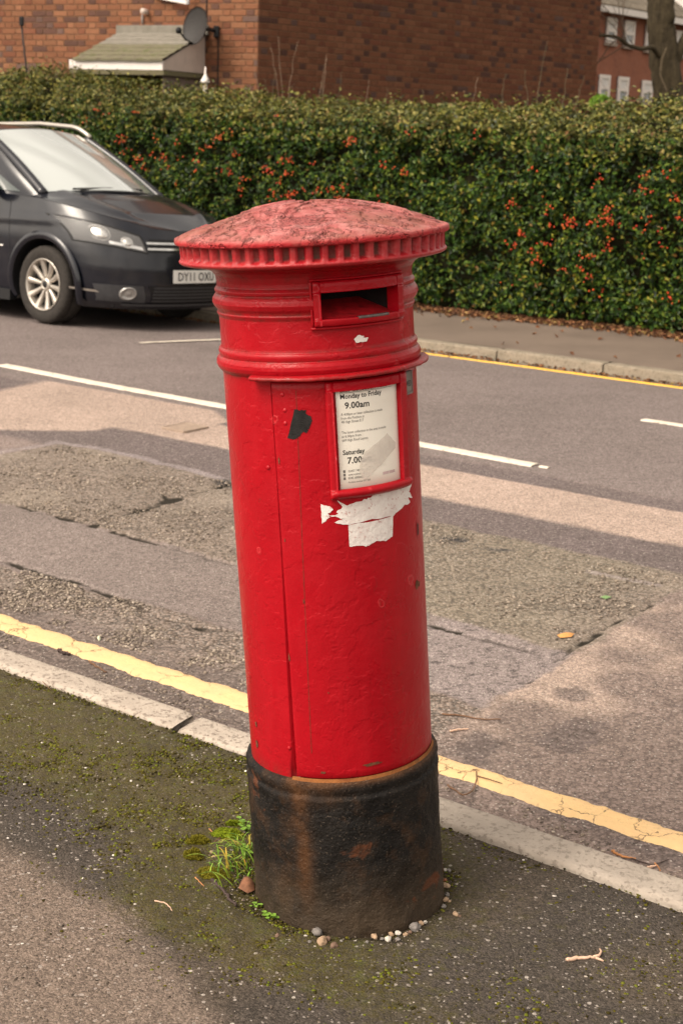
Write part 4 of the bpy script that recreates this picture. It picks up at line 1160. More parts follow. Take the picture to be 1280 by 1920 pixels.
# outside face towards -y
tyv, tyf = lathe([(.205, -.085), (.225, -.098), (.262, -.104), (.292, -.100), (.307, -.088), (.315, -.070), (.316, -.03), (.3125, -.027), (.3125, -.022), (.316, -.019), (.316, .03), (.315, .07), (.300, .10), (.21, .09)], 64)
rmv, rmf = lathe([(.212, -.098), (.209, -.101), (.202, -.099), (.197, -.088), (.190, -.055), (.185, -.02), (.18, .07)], 64)
bkv, bkf = lathe([(.188, -.03), (.12, -.025), (.06, -.03), (.001, -.03)], 48)
hbv, hbf = lathe([(.058, -.050), (.055, -.070), (.040, -.078), (.030, -.079), (.028, -.070), (.001, -.070)], 32)
def spoke():
    r_ = np.linspace(.045, .204, 9); wd = np.interp(r_, [.045, .12, .204], [.012, .0165, .024]); yy = np.interp(r_, [.045, .12, .19, .204], [-.068, -.074, -.088, -.094])
    V = []
    for a, b, c in zip(r_, wd, yy): V += [(a, c + .030, -b * 1.0), (a, c + .004, -b), (a, c, -b * .55), (a, c, b * .55), (a, c + .004, b), (a, c + .030, b)]
    F = gridfaces(9, 6).tolist() + [[0, 1, 2, 3, 4, 5]]
    return np.array(V), F
spv, spf = spoke()
proto = mesh('wheel', tyv, tyf, M_TYRE, car)
m_rim = mesh('rim', rmv, rmf, M_SILVER, proto); mesh('brake_backing', bkv, bkf, M_BLACKP, proto); mesh('hub', hbv, hbf, M_SILVER, proto)
cpv, cpf = lathe([(.0001, -.0795), (.026, -.0795), (.027, -.074)], 20); mesh('hub_cap', cpv, cpf, M_BLACKP, proto)
sp0 = mesh('spoke', spv, spf, M_SILVER, proto)
for k in range(1, 10):
    linked('spoke', sp0.data, proto, rot=(0, k * 2 * math.pi / 10, 0))
proto.location = (WHX[0], -.745, WHR); proto.rotation_euler = (0, R(8), R(-2))
for wx, sgn in ((WHX[0], 1), (WHX[1], -1), (WHX[1], 1)):
    c_ = proto.copy(); COL.objects.link(c_); c_.location = (wx, sgn * .745, WHR); c_.rotation_euler = (0, R(8), 0 if sgn < 0 else math.pi)
    for ch in proto.children:
        q = ch.copy(); COL.objects.link(q); q.parent = c_
# wiper
mesh('wiper', *tube([(-.06, -.48, 1.092), (-.02, -.1, 1.112), (-.04, .30, 1.108)], .009, 6), M_BLACKP, car)

# ------------------------------------------------------------------ hedge
HS = np.array([-3.0, 5.8, 7.28, 8.47, 9.51, 10.5, 11.25, 12.04, 12.88, 13.4, 13.77, 14.2, 14.43, 14.72, 15.4, 18.0, 24.0])
HZ = np.array([2.03, 1.96, 1.91, 1.90, 1.92, 1.95, 1.98, 2.03, 2.12, 2.22, 2.26, 2.22, 2.14, 2.09, 2.09, 2.2, 2.2])
hedge = empty('hedge', (0, 0, 0)); hedge.location = W(8, 11.6, .05)
prop(hedge, 'long clipped evergreen hedge dotted with orange berries behind the far pavement', 'hedge')
HINV = Matrix.Translation(-hedge.location)
def hz(s): return np.interp(s, HS, HZ)
def hedge_surf(s, q):
    """q 0 foot of the face .. 1 shoulder .. 2 back of the top"""
    zt = hz(s); zs = np.minimum(1.66 + .02 * (s - 8), zt - .22)
    n_face = 11.52 - .16 * np.sin(np.clip(q, 0, 1) * 2.2)
    a = np.clip(q - 1, 0, 1)
    n_ = np.where(q <= 1, n_face, 11.39 + 1.25 * (1 - np.cos(a * 1.45)) + .25 * a)
    z = np.where(q <= 1, .10 + (zs - .10) * q, zs + (zt - zs) * np.sin(a * math.pi / 2) ** .8)
    lump = (fbm(s * .9, z * 1.1 + n_, 3) - .5) * .34 + (fbm(s * 2.6, z * 2.6 + n_, 5) - .5) * .22
    return n_ - lump * np.where(q <= 1, 1, .5), z + lump * np.where(q <= 1, .1, .35)
ss = np.arange(2.5, 22, .10); qq = np.linspace(0, 2, 40)
S, Q = np.meshgrid(ss, qq, indexing='ij'); Nn, Zz = hedge_surf(S, Q)
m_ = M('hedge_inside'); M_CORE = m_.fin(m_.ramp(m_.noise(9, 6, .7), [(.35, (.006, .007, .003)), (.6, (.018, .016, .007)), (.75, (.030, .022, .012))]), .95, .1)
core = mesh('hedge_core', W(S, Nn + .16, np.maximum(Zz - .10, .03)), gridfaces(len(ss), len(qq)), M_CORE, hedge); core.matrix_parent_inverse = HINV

def leaves(P, Nrm, length, width, tilt, rg, fold=.25):
    """quad-folded leaves (two rhombic halves) at points P facing roughly Nrm; returns verts, faces"""
    n = len(P)
    a = rg.normal(size=(n, 3)); nr = Nrm + a * tilt; nr /= np.linalg.norm(nr, axis=1)[:, None]
    t = rg.normal(size=(n, 3)) + np.array([0, 0, .35]); t -= (t * nr).sum(1)[:, None] * nr; t /= np.linalg.norm(t, axis=1)[:, None]
    b = np.cross(nr, t)
    L_ = (length * rg.uniform(.65, 1.25, n))[:, None]; Wd = (width * rg.uniform(.7, 1.2, n))[:, None]
    base = P - t * L_ * .5; tip = P + t * L_ * .5 - nr * L_ * .12
    l_ = P + b * Wd * .5 + nr * Wd * fold; r_ = P - b * Wd * .5 + nr * Wd * fold
    V = np.stack([base, r_, tip, l_], 1).reshape(-1, 3)
    k = np.arange(n) * 4
    F = np.concatenate([np.stack([k, k + 1, k + 2], 1), np.stack([k, k + 2, k + 3], 1)])
    return V, F
def mat_leaf(name, stops, rough=.42, trans=.0, spec=.5):
    m = M(name)
    c = m.ramp(m.island(), stops)
    c = m.mix(m.rng(m.noise(1.1, 4, .6), .38, .66, 0, .5), c, m.mix(1.0, c, (1.22, 1.15, .6), 'MULTIPLY'))
    return m.fin(c, rough, .22)
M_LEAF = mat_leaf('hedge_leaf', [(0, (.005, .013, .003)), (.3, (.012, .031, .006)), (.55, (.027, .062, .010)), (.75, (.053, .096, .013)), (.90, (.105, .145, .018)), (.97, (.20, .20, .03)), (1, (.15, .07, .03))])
M_LEAFT = mat_leaf('hedge_top_leaf', [(0, (.022, .032, .008)), (.3, (.060, .075, .017)), (.6, (.120, .128, .030)), (.82, (.20, .185, .045)), (.93, (.27, .235, .085)), (1, (.17, .085, .04))])  # paler, yellower leaves: light caught by the hedge top is put into colour
rg = np.random.default_rng(11)
def hedge_leaves(n, q0, q1, smin, smax, size, depth):
    s = rg.uniform(smin, smax, n); q = rg.uniform(q0, q1, n)
    n0, z0 = hedge_surf(s, q)
    e = .02; n1, z1 = hedge_surf(s, q + e); dn, dz = n1 - n0, z1 - z0; l = np.hypot(dn, dz) + 1e-6
    nn_, nz_ = -dz / l, dn / l
    gap = fbm(s * 6.5, q * 9.0, 3.7, 3)
    dd = rg.uniform(-.04, depth, n) + smooth(.50, .66, gap) * .13 - (rg.random(n) < .10) * rg.uniform(0, .12, n)
    P = W(s, n0 - nn_ * dd, z0 - nz_ * dd)
    Nr = np.stack([nn_ * NV[0], nn_ * NV[1], nz_], 1) + np.array([0, 0, .35])
    return leaves(P, Nr, size, size * .52, .55, rg)
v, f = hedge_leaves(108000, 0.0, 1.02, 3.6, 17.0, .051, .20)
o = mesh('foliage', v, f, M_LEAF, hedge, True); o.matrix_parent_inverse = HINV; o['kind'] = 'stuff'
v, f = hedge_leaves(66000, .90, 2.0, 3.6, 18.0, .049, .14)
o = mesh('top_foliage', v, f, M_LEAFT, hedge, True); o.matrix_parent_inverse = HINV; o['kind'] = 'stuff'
# berries in small bunches
vi, fi = ico(1); BV, BF = [], []; nb = 0
for k in range(330):
    s0 = rg.uniform(4.2, 13.2)
    q0 = np.clip(rg.normal(.47, .22), .08, .98) if s0 < 9.5 else np.clip(rg.normal(.72, .18), .3, 1.1)
    dens = vnoise(s0 * 1.1, q0 * 3.0, 7.7)
    if rg.random() > smooth(.30, .68, dens) * (1.3 if s0 < 9.5 else .75): continue
    for j in range(int(rg.integers(2, 11))):
        s1 = s0 + rg.normal(0, .035); q1 = q0 + rg.normal(0, .014)
        n1, z1 = hedge_surf(np.array([s1]), np.array([q1]))
        P = W(s1, float(n1[0]) - .055 + rg.uniform(-.02, .03), float(z1[0])); r_ = rg.uniform(.0065, .0105)
        BV.append(vi * r_ + P); BF.append(fi + nb); nb += len(vi)
m_ = M('orange_berry'); M_BERRY = m_.fin(m_.ramp(m_.island(), [(0, (.42, .018, .006)), (.5, (.58, .055, .008)), (.85, (.66, .13, .012)), (1, (.35, .012, .008))]), .35, .5)
o = mesh('berries', np.concatenate(BV), np.concatenate(BF), M_BERRY, hedge); o.matrix_parent_inverse = HINV; o['kind'] = 'stuff'

# tall shoots standing out of the hedge top
M_STEM = plain('shoot_stem', (.11, .085, .05), .8)
def at_px(x, y, Y):
    v = fw + rt * ((x - 640) / FPX) - up * ((y - 960) / FPX); t = Y / v.y
    return np.array([v.x * t, v.y * t, CAMH + v.z * t])
def shoot(s0, n0, z0, h, lean, seed, leafy=1.0):
    g_ = np.random.default_rng(seed)
    t = np.linspace(0, 1, 7); base = W(s0, n0, z0)
    P = base + np.stack([lean[0] * t ** 1.5 * h, lean[1] * t * h, t * h], 1) + g_.normal(0, .006, (7, 3))
    v_, f_ = tube(P, np.linspace(.0045, .0016, 7), 5)
    st = mesh('shoot', v_, f_, M_STEM, hedge); st.matrix_parent_inverse = HINV
    n = max(6, int(75 * h * leafy)); k = g_.uniform(.12, 1, n)
    Q = np.stack([np.interp(k, t, P[:, i]) for i in range(3)], 1) + g_.normal(0, .020, (n, 3))
    v_, f_ = leaves(Q, np.tile([0, -.5, .6], (n, 1)), .060, .030, .7, g_)
    lf = mesh('shoot_leaves', v_, f_, M_LEAFT, st, True); lf.matrix_parent_inverse = HINV
    lf['kind'] = 'stuff'
for i, (px, h, ln) in enumerate([(1000, .55, .1), (985, .30, -.1), (1050, .30, .05), (1075, .24, .15), (935, .26, .08), (630, .27, .12), (605, .18, -.1), (510, .26, .05), (500, .18, -.1), (140, .18, -.05), (12, .30, -.1), (720, .14, .1), (790, .12, 0), (1190, .10, .1), (540, .15, .2)]):
    p = at_px(px, 250, 14.5); s0 = float(p[:2] @ DV); n0 = 12.25
    # walk to the hedge crest line along the view ray
    for _ in range(6):
        v_ = p[:2] / np.linalg.norm(p[:2]); t = n0 / float(v_ @ NV); p2 = v_ * t; p = np.array([p2[0], p2[1], 0])
    s0 = float(p[:2] @ DV)
    shoot(s0, n0, float(hz(s0)) - .10, h + .10, (ln, -.05), 100 + i, 1.0 if i < 13 else .7)
# bare twigs against the brickwork
for i, (px, h, ln) in enumerate([(530, .62, -.10), (536, .58, .16), (525, .50, -.22), (590, .40, .25), (600, .44, .12), (485, .42, -.15), (875, .25, .3), (680, .22, .2)]):
    p = at_px(px, 250, 15.5); v_ = p[:2] / np.linalg.norm(p[:2]); t = 12.7 / float(v_ @ NV); p = v_ * t; s0 = float(p @ DV)
    g_ = np.random.default_rng(50 + i); t = np.linspace(0, 1, 8); b0 = W(s0, 12.7, float(hz(s0)) - .15)
    P = b0 + np.stack([ln * t * h, 0 * t, t * (h + .15)], 1) + g_.normal(0, .008, (8, 3))
    o = mesh('bare_twig', *tube(P, np.linspace(.004, .0018, 8), 5), plain('pale_twig', (.22, .15, .105), .8), hedge); o.matrix_parent_inverse = HINV

# fallen leaves along the hedge foot and in the far gutter
def mat_litter():
    m = M('fallen_leaf'); return m.fin(m.ramp(m.island(), [(0, (.045, .022, .012)), (.35, (.13, .055, .026)), (.6, (.22, .095, .042)), (.85, (.30, .155, .075)), (1, (.30, .22, .07))]), .8, .25)
M_LITTER = mat_litter()
def litter(name, n, sfun, nfun, zfun, size, seed, label=None):
    g_ = np.random.default_rng(seed); s = sfun(g_, n); n_ = nfun(g_, n, s); z = zfun(n_) + g_.uniform(.004, .022, n)
    v_, f_ = leaves(W(s, n_, z), np.tile([0, 0, 1.0], (n, 1)), size, size * .6, .45, g_, .3)
    o = mesh(name, v_, f_, M_LITTER, None, True); prop(o, label, 'leaves', kind='stuff'); return o
fpz = lambda n_: .014 + .02 * (n_ - FK)
litter('leaf_litter', 9500, lambda g, n: g.uniform(3.5, 14, n), lambda g, n, s: 11.62 - np.abs(g.normal(0, .14, n)) + (fbm(s * 2, 1.0, 2.0) - .5) * .25, fpz, .055, 1, 'brown fallen leaves heaped along the foot of the hedge')
litter('gutter_leaves', 900, lambda g, n: g.uniform(2.5, 11, n), lambda g, n, s: FK - .012 - np.abs(g.normal(0, .035, n)), roadz, .035, 2, 'dry brown leaves lying in the far gutter by the yellow line')
litter('scattered_leaves', 40, lambda g, n: g.uniform(4, 11, n), lambda g, n, s: g.uniform(10, 11.4, n), fpz, .06, 3, 'single dry leaves strewn over the far pavement')

# ------------------------------------------------------------------ brick house behind the hedge
KX = np.array([-1.228, 19.5])
WLD = np.array([math.sin(R(-65)), math.cos(R(-65))]); WRD = np.array([math.sin(R(44)), math.cos(R(44))])
NLD = np.array([-WLD[1], WLD[0]]); NLD = NLD if NLD[1] < 0 else -NLD
NRD = np.array([-WRD[1], WRD[0]]); NRD = NRD if NRD[1] < 0 else -NRD
house = empty('brick_house', (KX[0], KX[1], .05))
prop(house, 'red-brown brick house rising behind the hedge with a lean-to porch', 'house')
def HP(q, out, z, wall):
    """house-local point: q along wall from the corner, out from the wall face, z world height"""
    wd, nd = (WLD, NLD) if wall == 'L' else (WRD, NRD)
    q, out, z = np.broadcast_arrays(np.asarray(q, float), np.asarray(out, float), np.asarray(z, float))
    return np.stack([wd[0] * q + nd[0] * out, wd[1] * q + nd[1] * out, z - .05], -1)
LENL, LENR, EAVE = 7.0, 7.262, 4.7
m_ = M('mortar'); M_MORT = m_.fin(m_.mix(m_.rng(m_.noise(20, 5), .3, .7), (.20, .115, .070), (.125, .075, .050)), .95, .1)
m_ = M('house_brick')
c = m_.attr('col', 'Color'); c = m_.mix(m_.rng(m_.noise(22, 5, .65), .35, .7, 0, .5), c, m_.mix(1.0, c, (.62, .58, .55), 'MULTIPLY'))
M_BRICK = m_.fin(c, .88, .2, normal=m_.bump(m_.noise(90, 4), .5, .004))
walls = {}
for wall, ln in (('L', LENL), ('R', LENR)):
    V = np.concatenate([HP([0, ln, ln, 0], 0, [.05, .05, EAVE, EAVE], wall), HP([0, ln, ln, 0], -.24, [.05, .05, EAVE, EAVE], wall)])
    walls[wall] = mesh('wall', V, [[0, 1, 2, 3], [7, 6, 5, 4], [0, 4, 5, 1], [1, 5, 6, 2], [2, 6, 7, 3], [3, 7, 4, 0]], M_MORT, house, True)
# back walls and roof close the volume
far = HP(LENL, 0, EAVE, 'L') + HP(LENR, 0, EAVE, 'R'); far[2] = EAVE - .05
a_, b_ = HP(LENL, 0, .05, 'L'), HP(LENR, 0, .05, 'R'); c_ = a_ + b_; c_[2] = 0
V = [a_, c_, b_, a_ + [0, 0, EAVE - .05], c_ + [0, 0, EAVE - .05], b_ + [0, 0, EAVE - .05]]
mesh('back_wall', V, [[0, 1, 4, 3], [1, 2, 5, 4]], M_MORT, house, True)
cen = c_ * .5 + np.array([0, 0, 6.2]); e_ = 1.06
cor = [c_ * .5 + (q - c_ * .5) * e_ for q in (np.zeros(3), a_, c_, b_)]
cor = [np.array([q[0], q[1], EAVE - .02]) for q in cor]
mesh('roof', cor + [cen], [[0, 1, 4], [1, 2, 4], [2, 3, 4], [3, 0, 4], [3, 2, 1, 0]], plain('roof_tile', (.10, .07, .055), .9, scale=8, var=.35), house, True)

def brick_geo(l, h=.065, d=.05): return bevbox(l, d, h, .004)
gS, gH = brick_geo(.215), brick_geo(.1025)
gB = np.random.default_rng(5)
def brick_col(header):
    r_ = gB.random()
    if r_ < (.22 if header else .07): b = np.array([.125, .060, .045])
    elif r_ < (.28 if header else .10): b = np.array([.17, .10, .082])
    elif r_ < .62: b = np.array([.27, .105, .052])
    elif r_ < .85: b = np.array([.31, .130, .066])
    else: b = np.array([.24, .085, .046])
    return (b * .82 + np.array([.20, .085, .050]) * .18) * np.array([.86, .94, .98]) * gB.uniform(.86, 1.11)
# shared meshes for the single bricks: a few tints of each kind
tints = {}
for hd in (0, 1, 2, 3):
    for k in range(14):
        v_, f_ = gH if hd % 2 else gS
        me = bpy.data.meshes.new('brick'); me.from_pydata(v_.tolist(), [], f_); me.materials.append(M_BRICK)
        ca = me.color_attributes.new('col', 'FLOAT_COLOR', 'POINT'); cc = brick_col(hd % 2) * (1.0 if hd < 2 else np.array([.66, .60, .60]))  # right wall tints darkened: that wall's shade is painted into the brick colour
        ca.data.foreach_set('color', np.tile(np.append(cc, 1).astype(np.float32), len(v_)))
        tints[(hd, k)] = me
todo = []
for wall, ln in (('L', LENL), ('R', LENR)):
    for i in range(int((EAVE - .06) / .075)):
        z = .05 + .0425 + i * .075
        q = -.16875 * (i % 2); k = 0
        while q < ln:
            l = .215 if k % 2 == 0 else .1025
            a, b = max(q, .001 if wall == 'L' else .006), min(q + l, ln - .001)
            if b - a > .04:
                todo.append((wall, (a + b) / 2, b - a, z, k % 2, abs((b - a) - l) < 1e-6))
            q += l + .01; k += 1
def dist(t):
    p = HP(t[1], 0, t[3], t[0]) + np.array([KX[0], KX[1], .05]); return np.linalg.norm(p - np.array([0, 0, CAMH]))
def seen(t):
    lim = 3.36 if t[0] == 'L' else 3.5
    return t[5] and 2.06 < t[3] < lim and not (t[0] == 'L' and .80 < t[1] < 2.2 and t[3] < 2.86) and t[1] < 4.05
cand = sorted([t for t in todo if seen(t)], key=dist)[:300]
cset = set(id(t) for t in cand)
rotw = {w_: math.atan2(d_[1], d_[0]) for w_, d_ in (('L', WLD), ('R', WRD))}
nb_ = {'L': 0, 'R': 0}
for t in cand:
    p = HP(t[1], .007 - .025 + gB.uniform(-.0012, .0012), t[3], t[0])
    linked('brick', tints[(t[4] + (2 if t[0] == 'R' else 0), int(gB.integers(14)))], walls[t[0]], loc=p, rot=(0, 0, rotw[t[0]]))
for wall in 'LR':
    VV, FF, CC, o_ = [], [], [], 0
    for t in todo:
        if t[0] != wall or id(t) in cset: continue
        v_, f_ = gH if t[4] else gS
        v_ = v_ * np.array([t[2] / (.1025 if t[4] else .215), 1, 1]); cs, sn = math.cos(rotw[wall]), math.sin(rotw[wall])
        p = HP(t[1], .007 - .025 + gB.uniform(-.0012, .0012), t[3], wall)
        VV.append(np.stack([v_[:, 0] * cs - v_[:, 1] * sn, v_[:, 0] * sn + v_[:, 1] * cs, v_[:, 2]], 1) + p)
        FF += [[j + o_ for j in g_] for g_ in f_]; o_ += len(v_); CC.append(np.tile(brick_col(t[4]) * (1.0 if wall == 'L' else np.array([.66, .60, .60])), (len(v_), 1)))  # same painted shade on the joined right wall bricks
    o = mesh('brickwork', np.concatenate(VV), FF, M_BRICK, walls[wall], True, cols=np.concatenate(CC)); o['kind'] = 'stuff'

# lean-to porch on the left wall
M_WPAINT = plain('white_paint', (.74, .68, .64), .5, scale=12, var=.06)
M_CHEEK = plain('pinkish_board', (.50, .41, .36), .7, scale=9, var=.08)
m_ = M('porch_felt'); M_FELT = m_.fin(m_.mix(m_.rng(m_.noise(10, 5), .35, .7), (.235, .215, .185), (.17, .158, .13)), .9, .2, normal=m_.bump(m_.noise(60, 4), .4, .004))
m_ = M('mossy_slate'); M_SLATE = m_.fin(m_.ramp(m_.noise(9, 6, .65), [(.3, (.105, .090, .065)), (.5, (.165, .15, .10)), (.7, (.085, .095, .035))]), .92, .2, normal=m_.bump(m_.noise(50, 5), .7, .01))
porch = mesh('porch_flashing', np.concatenate([HP([.70, 2.07, 2.07, .70], .05, [2.75, 2.75, 2.865, 2.865], 'L'), HP([.70, 2.07, 2.07, .70], .004, [2.75, 2.75, 2.872, 2.872], 'L')]), [[0, 1, 2, 3], [3, 2, 6, 7], [0, 3, 7, 4], [1, 5, 6, 2]], M_FELT, house, True)
q0, q1 = .72, 2.03; rows = 7; run_ = 1.02; ztop_, zbot_ = 2.765, 2.385
for i in range(rows):
    t0, t1 = i / rows, (i + 1) / rows + .03
    nq = 14; qs = np.linspace(q0, q1 + .05 * 0, nq)
    P = []
    for out_, z_, th_ in ((t0 * run_ + .03, ztop_ + (zbot_ - ztop_) * t0, .012), (t1 * run_ + .03, ztop_ + (zbot_ - ztop_) * t1, .030), (t1 * run_ + .03, ztop_ + (zbot_ - ztop_) * t1, .0)):
        wob_ = (fbm(qs * 9 + i * 3, i + .5, 2.0) - .5) * (.022 if i > 2 else .004)
        P.append(HP(qs, out_, z_ + th_ + wob_, 'L'))
    mesh('roof_course', np.concatenate(P), [[j * nq + k, j * nq + k + 1, (j + 1) * nq + k + 1, (j + 1) * nq + k] for j in range(2) for k in range(nq - 1)], M_FELT if i < 3 else M_SLATE, porch, True)
eo = run_ + .03
def slab(name, pts, thick, mat, parent):
    """closed plate: pts polygon (world-local), thick vector"""
    P = np.array(pts); n = len(P); V = np.concatenate([P, P + np.asarray(thick)])
    F = [list(range(n)), [n + i for i in range(n)][::-1]] + [[i, n + i, n + (i + 1) % n, (i + 1) % n] for i in range(n)]
    return mesh(name, V, F, mat, parent, True)
slab('fascia', [HP(.74, eo, 2.275, 'L'), HP(2.10, eo, 2.275, 'L'), HP(2.10, eo, 2.385, 'L'), HP(.74, eo, 2.385, 'L')], HP(0, -.03, .05, 'L'), M_WPAINT, porch)
for qq_ in (.75, 2.08):
    slab('cheek', [HP(qq_, .02, 2.28, 'L'), HP(qq_, eo - .03, 2.28, 'L'), HP(qq_, eo - .03, 2.37, 'L'), HP(qq_, .02, 2.745, 'L')], HP(.02, 0, .05, 'L'), M_CHEEK, porch)
    slab('porch_side', [HP(qq_ + .03, .02, .05, 'L'), HP(qq_ + .03, eo - .10, .05, 'L'), HP(qq_ + .03, eo - .10, 2.22, 'L'), HP(qq_ + .03, .02, 2.22, 'L')], HP(.02, 0, .05, 'L'), plain('porch_side', (.17, .13, .11), .8), porch)
slab('bottom_rail', [HP(.72, .02, 2.215, 'L'), HP(.72, eo, 2.215, 'L'), HP(.72, eo, 2.272, 'L'), HP(.72, .02, 2.272, 'L')], HP(1.38, 0, .05, 'L'), plain('green_timber', (.13, .115, .065), .85), porch)
# opened casement above the porch: only its foot shows
win = slab('window', [HP(.95, .01, 3.40, 'L'), HP(1.75, .01, 3.40, 'L'), HP(1.75, .01, 4.3, 'L'), HP(.95, .01, 4.3, 'L')], HP(0, .02, .05, 'L'), plain('window_pane', (.10, .11, .115), .1, 0, .8), house)
slab('window_sill', [HP(.92, .01, 3.33, 'L'), HP(1.78, .01, 3.33, 'L'), HP(1.78, .01, 3.39, 'L'), HP(.92, .01, 3.39, 'L')], HP(0, .07, .05, 'L'), M_WPAINT, win)
slab('casement', [HP(.97, .10, 3.115, 'L'), HP(1.50, .02, 3.20, 'L'), HP(1.50, .02, 3.25, 'L'), HP(.97, .10, 3.165, 'L')], HP(0, .03, .05, 'L'), M_WPAINT, win)
slab('casement', [HP(.93, .10, 3.115, 'L'), HP(.97, .10, 3.115, 'L'), HP(.97, .10, 3.75, 'L'), HP(.93, .10, 3.75, 'L')], HP(0, .03, .05, 'L'), plain('grey_frame', (.35, .35, .36), .5), win)
# small overflow pipe and cable
mesh('overflow_pipe', *tube([HP(1.62, .005, 3.03, 'L'), HP(1.62, .12, 3.035, 'L')], .035, 12), M_CHEEK, house)
mesh('vent_pipe', *tube([HP(1.68, .03, 2.88, 'L'), HP(1.68, .03, 3.0, 'L')], .012, 8), plain('grey_pipe', (.25, .23, .22), .6), house)
mesh('cable', *tube([HP(.565, .015, .4, 'L'), HP(.56, .015, 2.2, 'L'), HP(.565, .015, 2.72, 'L'), HP(.60, .02, 2.80, 'L')], .008, 6), M_BLACKP, house)
mesh('cable', *tube([HP(.78, .02, 2.92, 'L'), HP(.74, .02, 2.99, 'L'), HP(.735, .012, 3.2, 'L'), HP(.735, .012, 5.2, 'L')], .007, 6), M_BLACKP, house)

# satellite dish on its arm
M_DISH = plain('dark_mesh_dish', (.030, .027, .026), .6, scale=60, var=.3)
dp = at_px(370, 50, 19.5)
dish = empty('satellite_dish', tuple(HP(.585, .02, 2.79, 'L') + np.array([KX[0], KX[1], .05])))
prop(dish, 'dark grey satellite dish on a wall bracket beside the porch roof', 'satellite dish')
DI = Matrix.Translation(-dish.location)
# dish looks to the left of the house front and slightly up
aim = np.array([-.62, -.76, .20]); aim /= np.linalg.norm(aim); sx_ = np.cross([0, 0, 1.0], aim); sx_ /= np.linalg.norm(sx_); sz_ = np.cross(aim, sx_)
rw = np.linspace(0, 1, 9); w_ = np.linspace(0, 2 * math.pi, 40, endpoint=False)
def dishsurf(off): return (dp + np.cos(w_)[:, None, None] * rw[None, :, None] * .205 * sx_ + np.sin(w_)[:, None, None] * rw[None, :, None] * .235 * sz_ + (rw[None, :, None] ** 2 * .045 + off) * aim).reshape(-1, 3)
V = np.concatenate([dishsurf(0), dishsurf(-.012)]); n_ = 40 * 9; F = gridfaces(40, 9, True)
rimf = np.array([[i * 9 + 8, ((i + 1) % 40) * 9 + 8, n_ + ((i + 1) % 40) * 9 + 8, n_ + i * 9 + 8] for i in range(40)])
o = mesh('reflector', V, np.concatenate([F[:, ::-1], F + n_, rimf]), M_DISH, dish); o.matrix_parent_inverse = DI
foot = dp - sz_ * .22; horn = dp + aim * .30 - sz_ * .13
for nm, pts, r_ in [('bracket_arm', [dp - aim * .02, dp * .45 + np.array(dish.location) * .55 + np.array([0, 0, .0]), np.array(dish.location)], .022), ('feed_arm', [foot + aim * .03, foot * .4 + horn * .6 - sz_ * .03, horn], .011)]:
    o = mesh(nm, *tube(pts, r_, 8), M_BLACKP, dish); o.matrix_parent_inverse = DI
v_, f_ = bevbox(.07, .07, .14, .008); o = mesh('wall_plate', v_ + np.array(dish.location) , f_, M_BLACKP, dish, True); o.matrix_parent_inverse = DI
v_, f_ = ico(2); o = mesh('feed_horn', v_ * .042 + horn, f_, M_BLACKP, dish); o.matrix_parent_inverse = DI
v_, f_ = bevbox(.06, .06, .09, .008); o = mesh('dish_clamp', v_ + dp - aim * .05, f_, M_BLACKP, dish, True); o.matrix_parent_inverse = DI

# garden bits standing behind the hedge
def thing_tube(name, pts, rad, mat, label, cat, n=8, parent=None):
    o = mesh(name, *tube(pts, rad, n), mat, parent)
    if label: prop(o, label, cat)
    return o
p0 = at_px(41, 40, 17.6); p1 = at_px(50, 130, 17.6)
gl = thing_tube('garden_pole', [(p1[0] + .02, p1[1], .05), tuple(p1), (p0[0], p0[1], p0[2] - .05)], .010, M_BLACKP, 'thin black pole with a boxy black head standing against the brick wall', 'pole')
v_, f_ = bevbox(.05, .05, .10, .010); o = mesh('pole_head', v_ + p0, f_, M_BLACKP, gl, True)
p0 = at_px(385, 148, 17.2)
gp2 = thing_tube('white_post', [(p0[0], p0[1], .05), (p0[0], p0[1], p0[2] - .04)], .022, M_WPAINT, 'slim white garden post with a conical cap near the porch', 'post')
w_ = np.linspace(0, 2 * math.pi, 16, endpoint=False)
V = np.concatenate([np.stack([p0[0] + r_ * np.cos(w_), p0[1] + r_ * np.sin(w_), np.full(16, p0[2] + z_)], 1) for r_, z_ in ((.052, -.04), (.050, -.02), (.018, .035), (.010, .06), (.006, .13))])
mesh('conical_cap', V, [[j * 16 + k, j * 16 + (k + 1) % 16, (j + 1) * 16 + (k + 1) % 16, (j + 1) * 16 + k] for j in range(4) for k in range(16)] + [list(range(16))[::-1], [64 + k for k in range(16)]], M_WPAINT, gp2)

# ------------------------------------------------------------------ far house
FH0 = np.array([9.06, 58.0]); FD = np.array([math.sin(R(38)), math.cos(R(38))]); FN = np.array([FD[1], -FD[0]])
fh = empty('far_house', (FH0[0], FH0[1], .05)); prop(fh, 'distant brick house with white framed windows and a grey tiled roof', 'house')
def FP(q, out, z):
    q, out, z = np.broadcast_arrays(np.asarray(q, float), np.asarray(out, float), np.asarray(z, float)); return np.stack([FD[0] * q + FN[0] * out, FD[1] * q + FN[1] * out, z - .05], -1)
m_ = M('far_brick')
c = m_.mix(m_.rng(m_.noise(1.6, 6, .7), .35, .7), (.30, .115, .07), (.22, .09, .06))
M_FBR = m_.fin(m_.mix(m_.rng(m_.noise(9, 3), .4, .7, 0, .4), c, (.34, .16, .11)), .9, .2)
M_FROOF = plain('far_roof_tile', (.15, .125, .095), .95, scale=3, var=.35)
Q0, Q1, FE = -2.2, 30.0, 6.22
slab('wall', [FP(Q0, 0, .05), FP(Q1, 0, .05), FP(Q1, 0, FE), FP(Q0, 0, FE)], FP(0, -7, .05), M_FBR, fh)
rf = slab('roof', [FP(Q0 - .3, .45, FE + .05), FP(Q1 + .3, .45, FE + .05), FP(Q1 + .3, -3.6, FE + 3.0), FP(Q0 - .3, -3.6, FE + 3.0)], (0, 0, .15), M_FROOF, fh)
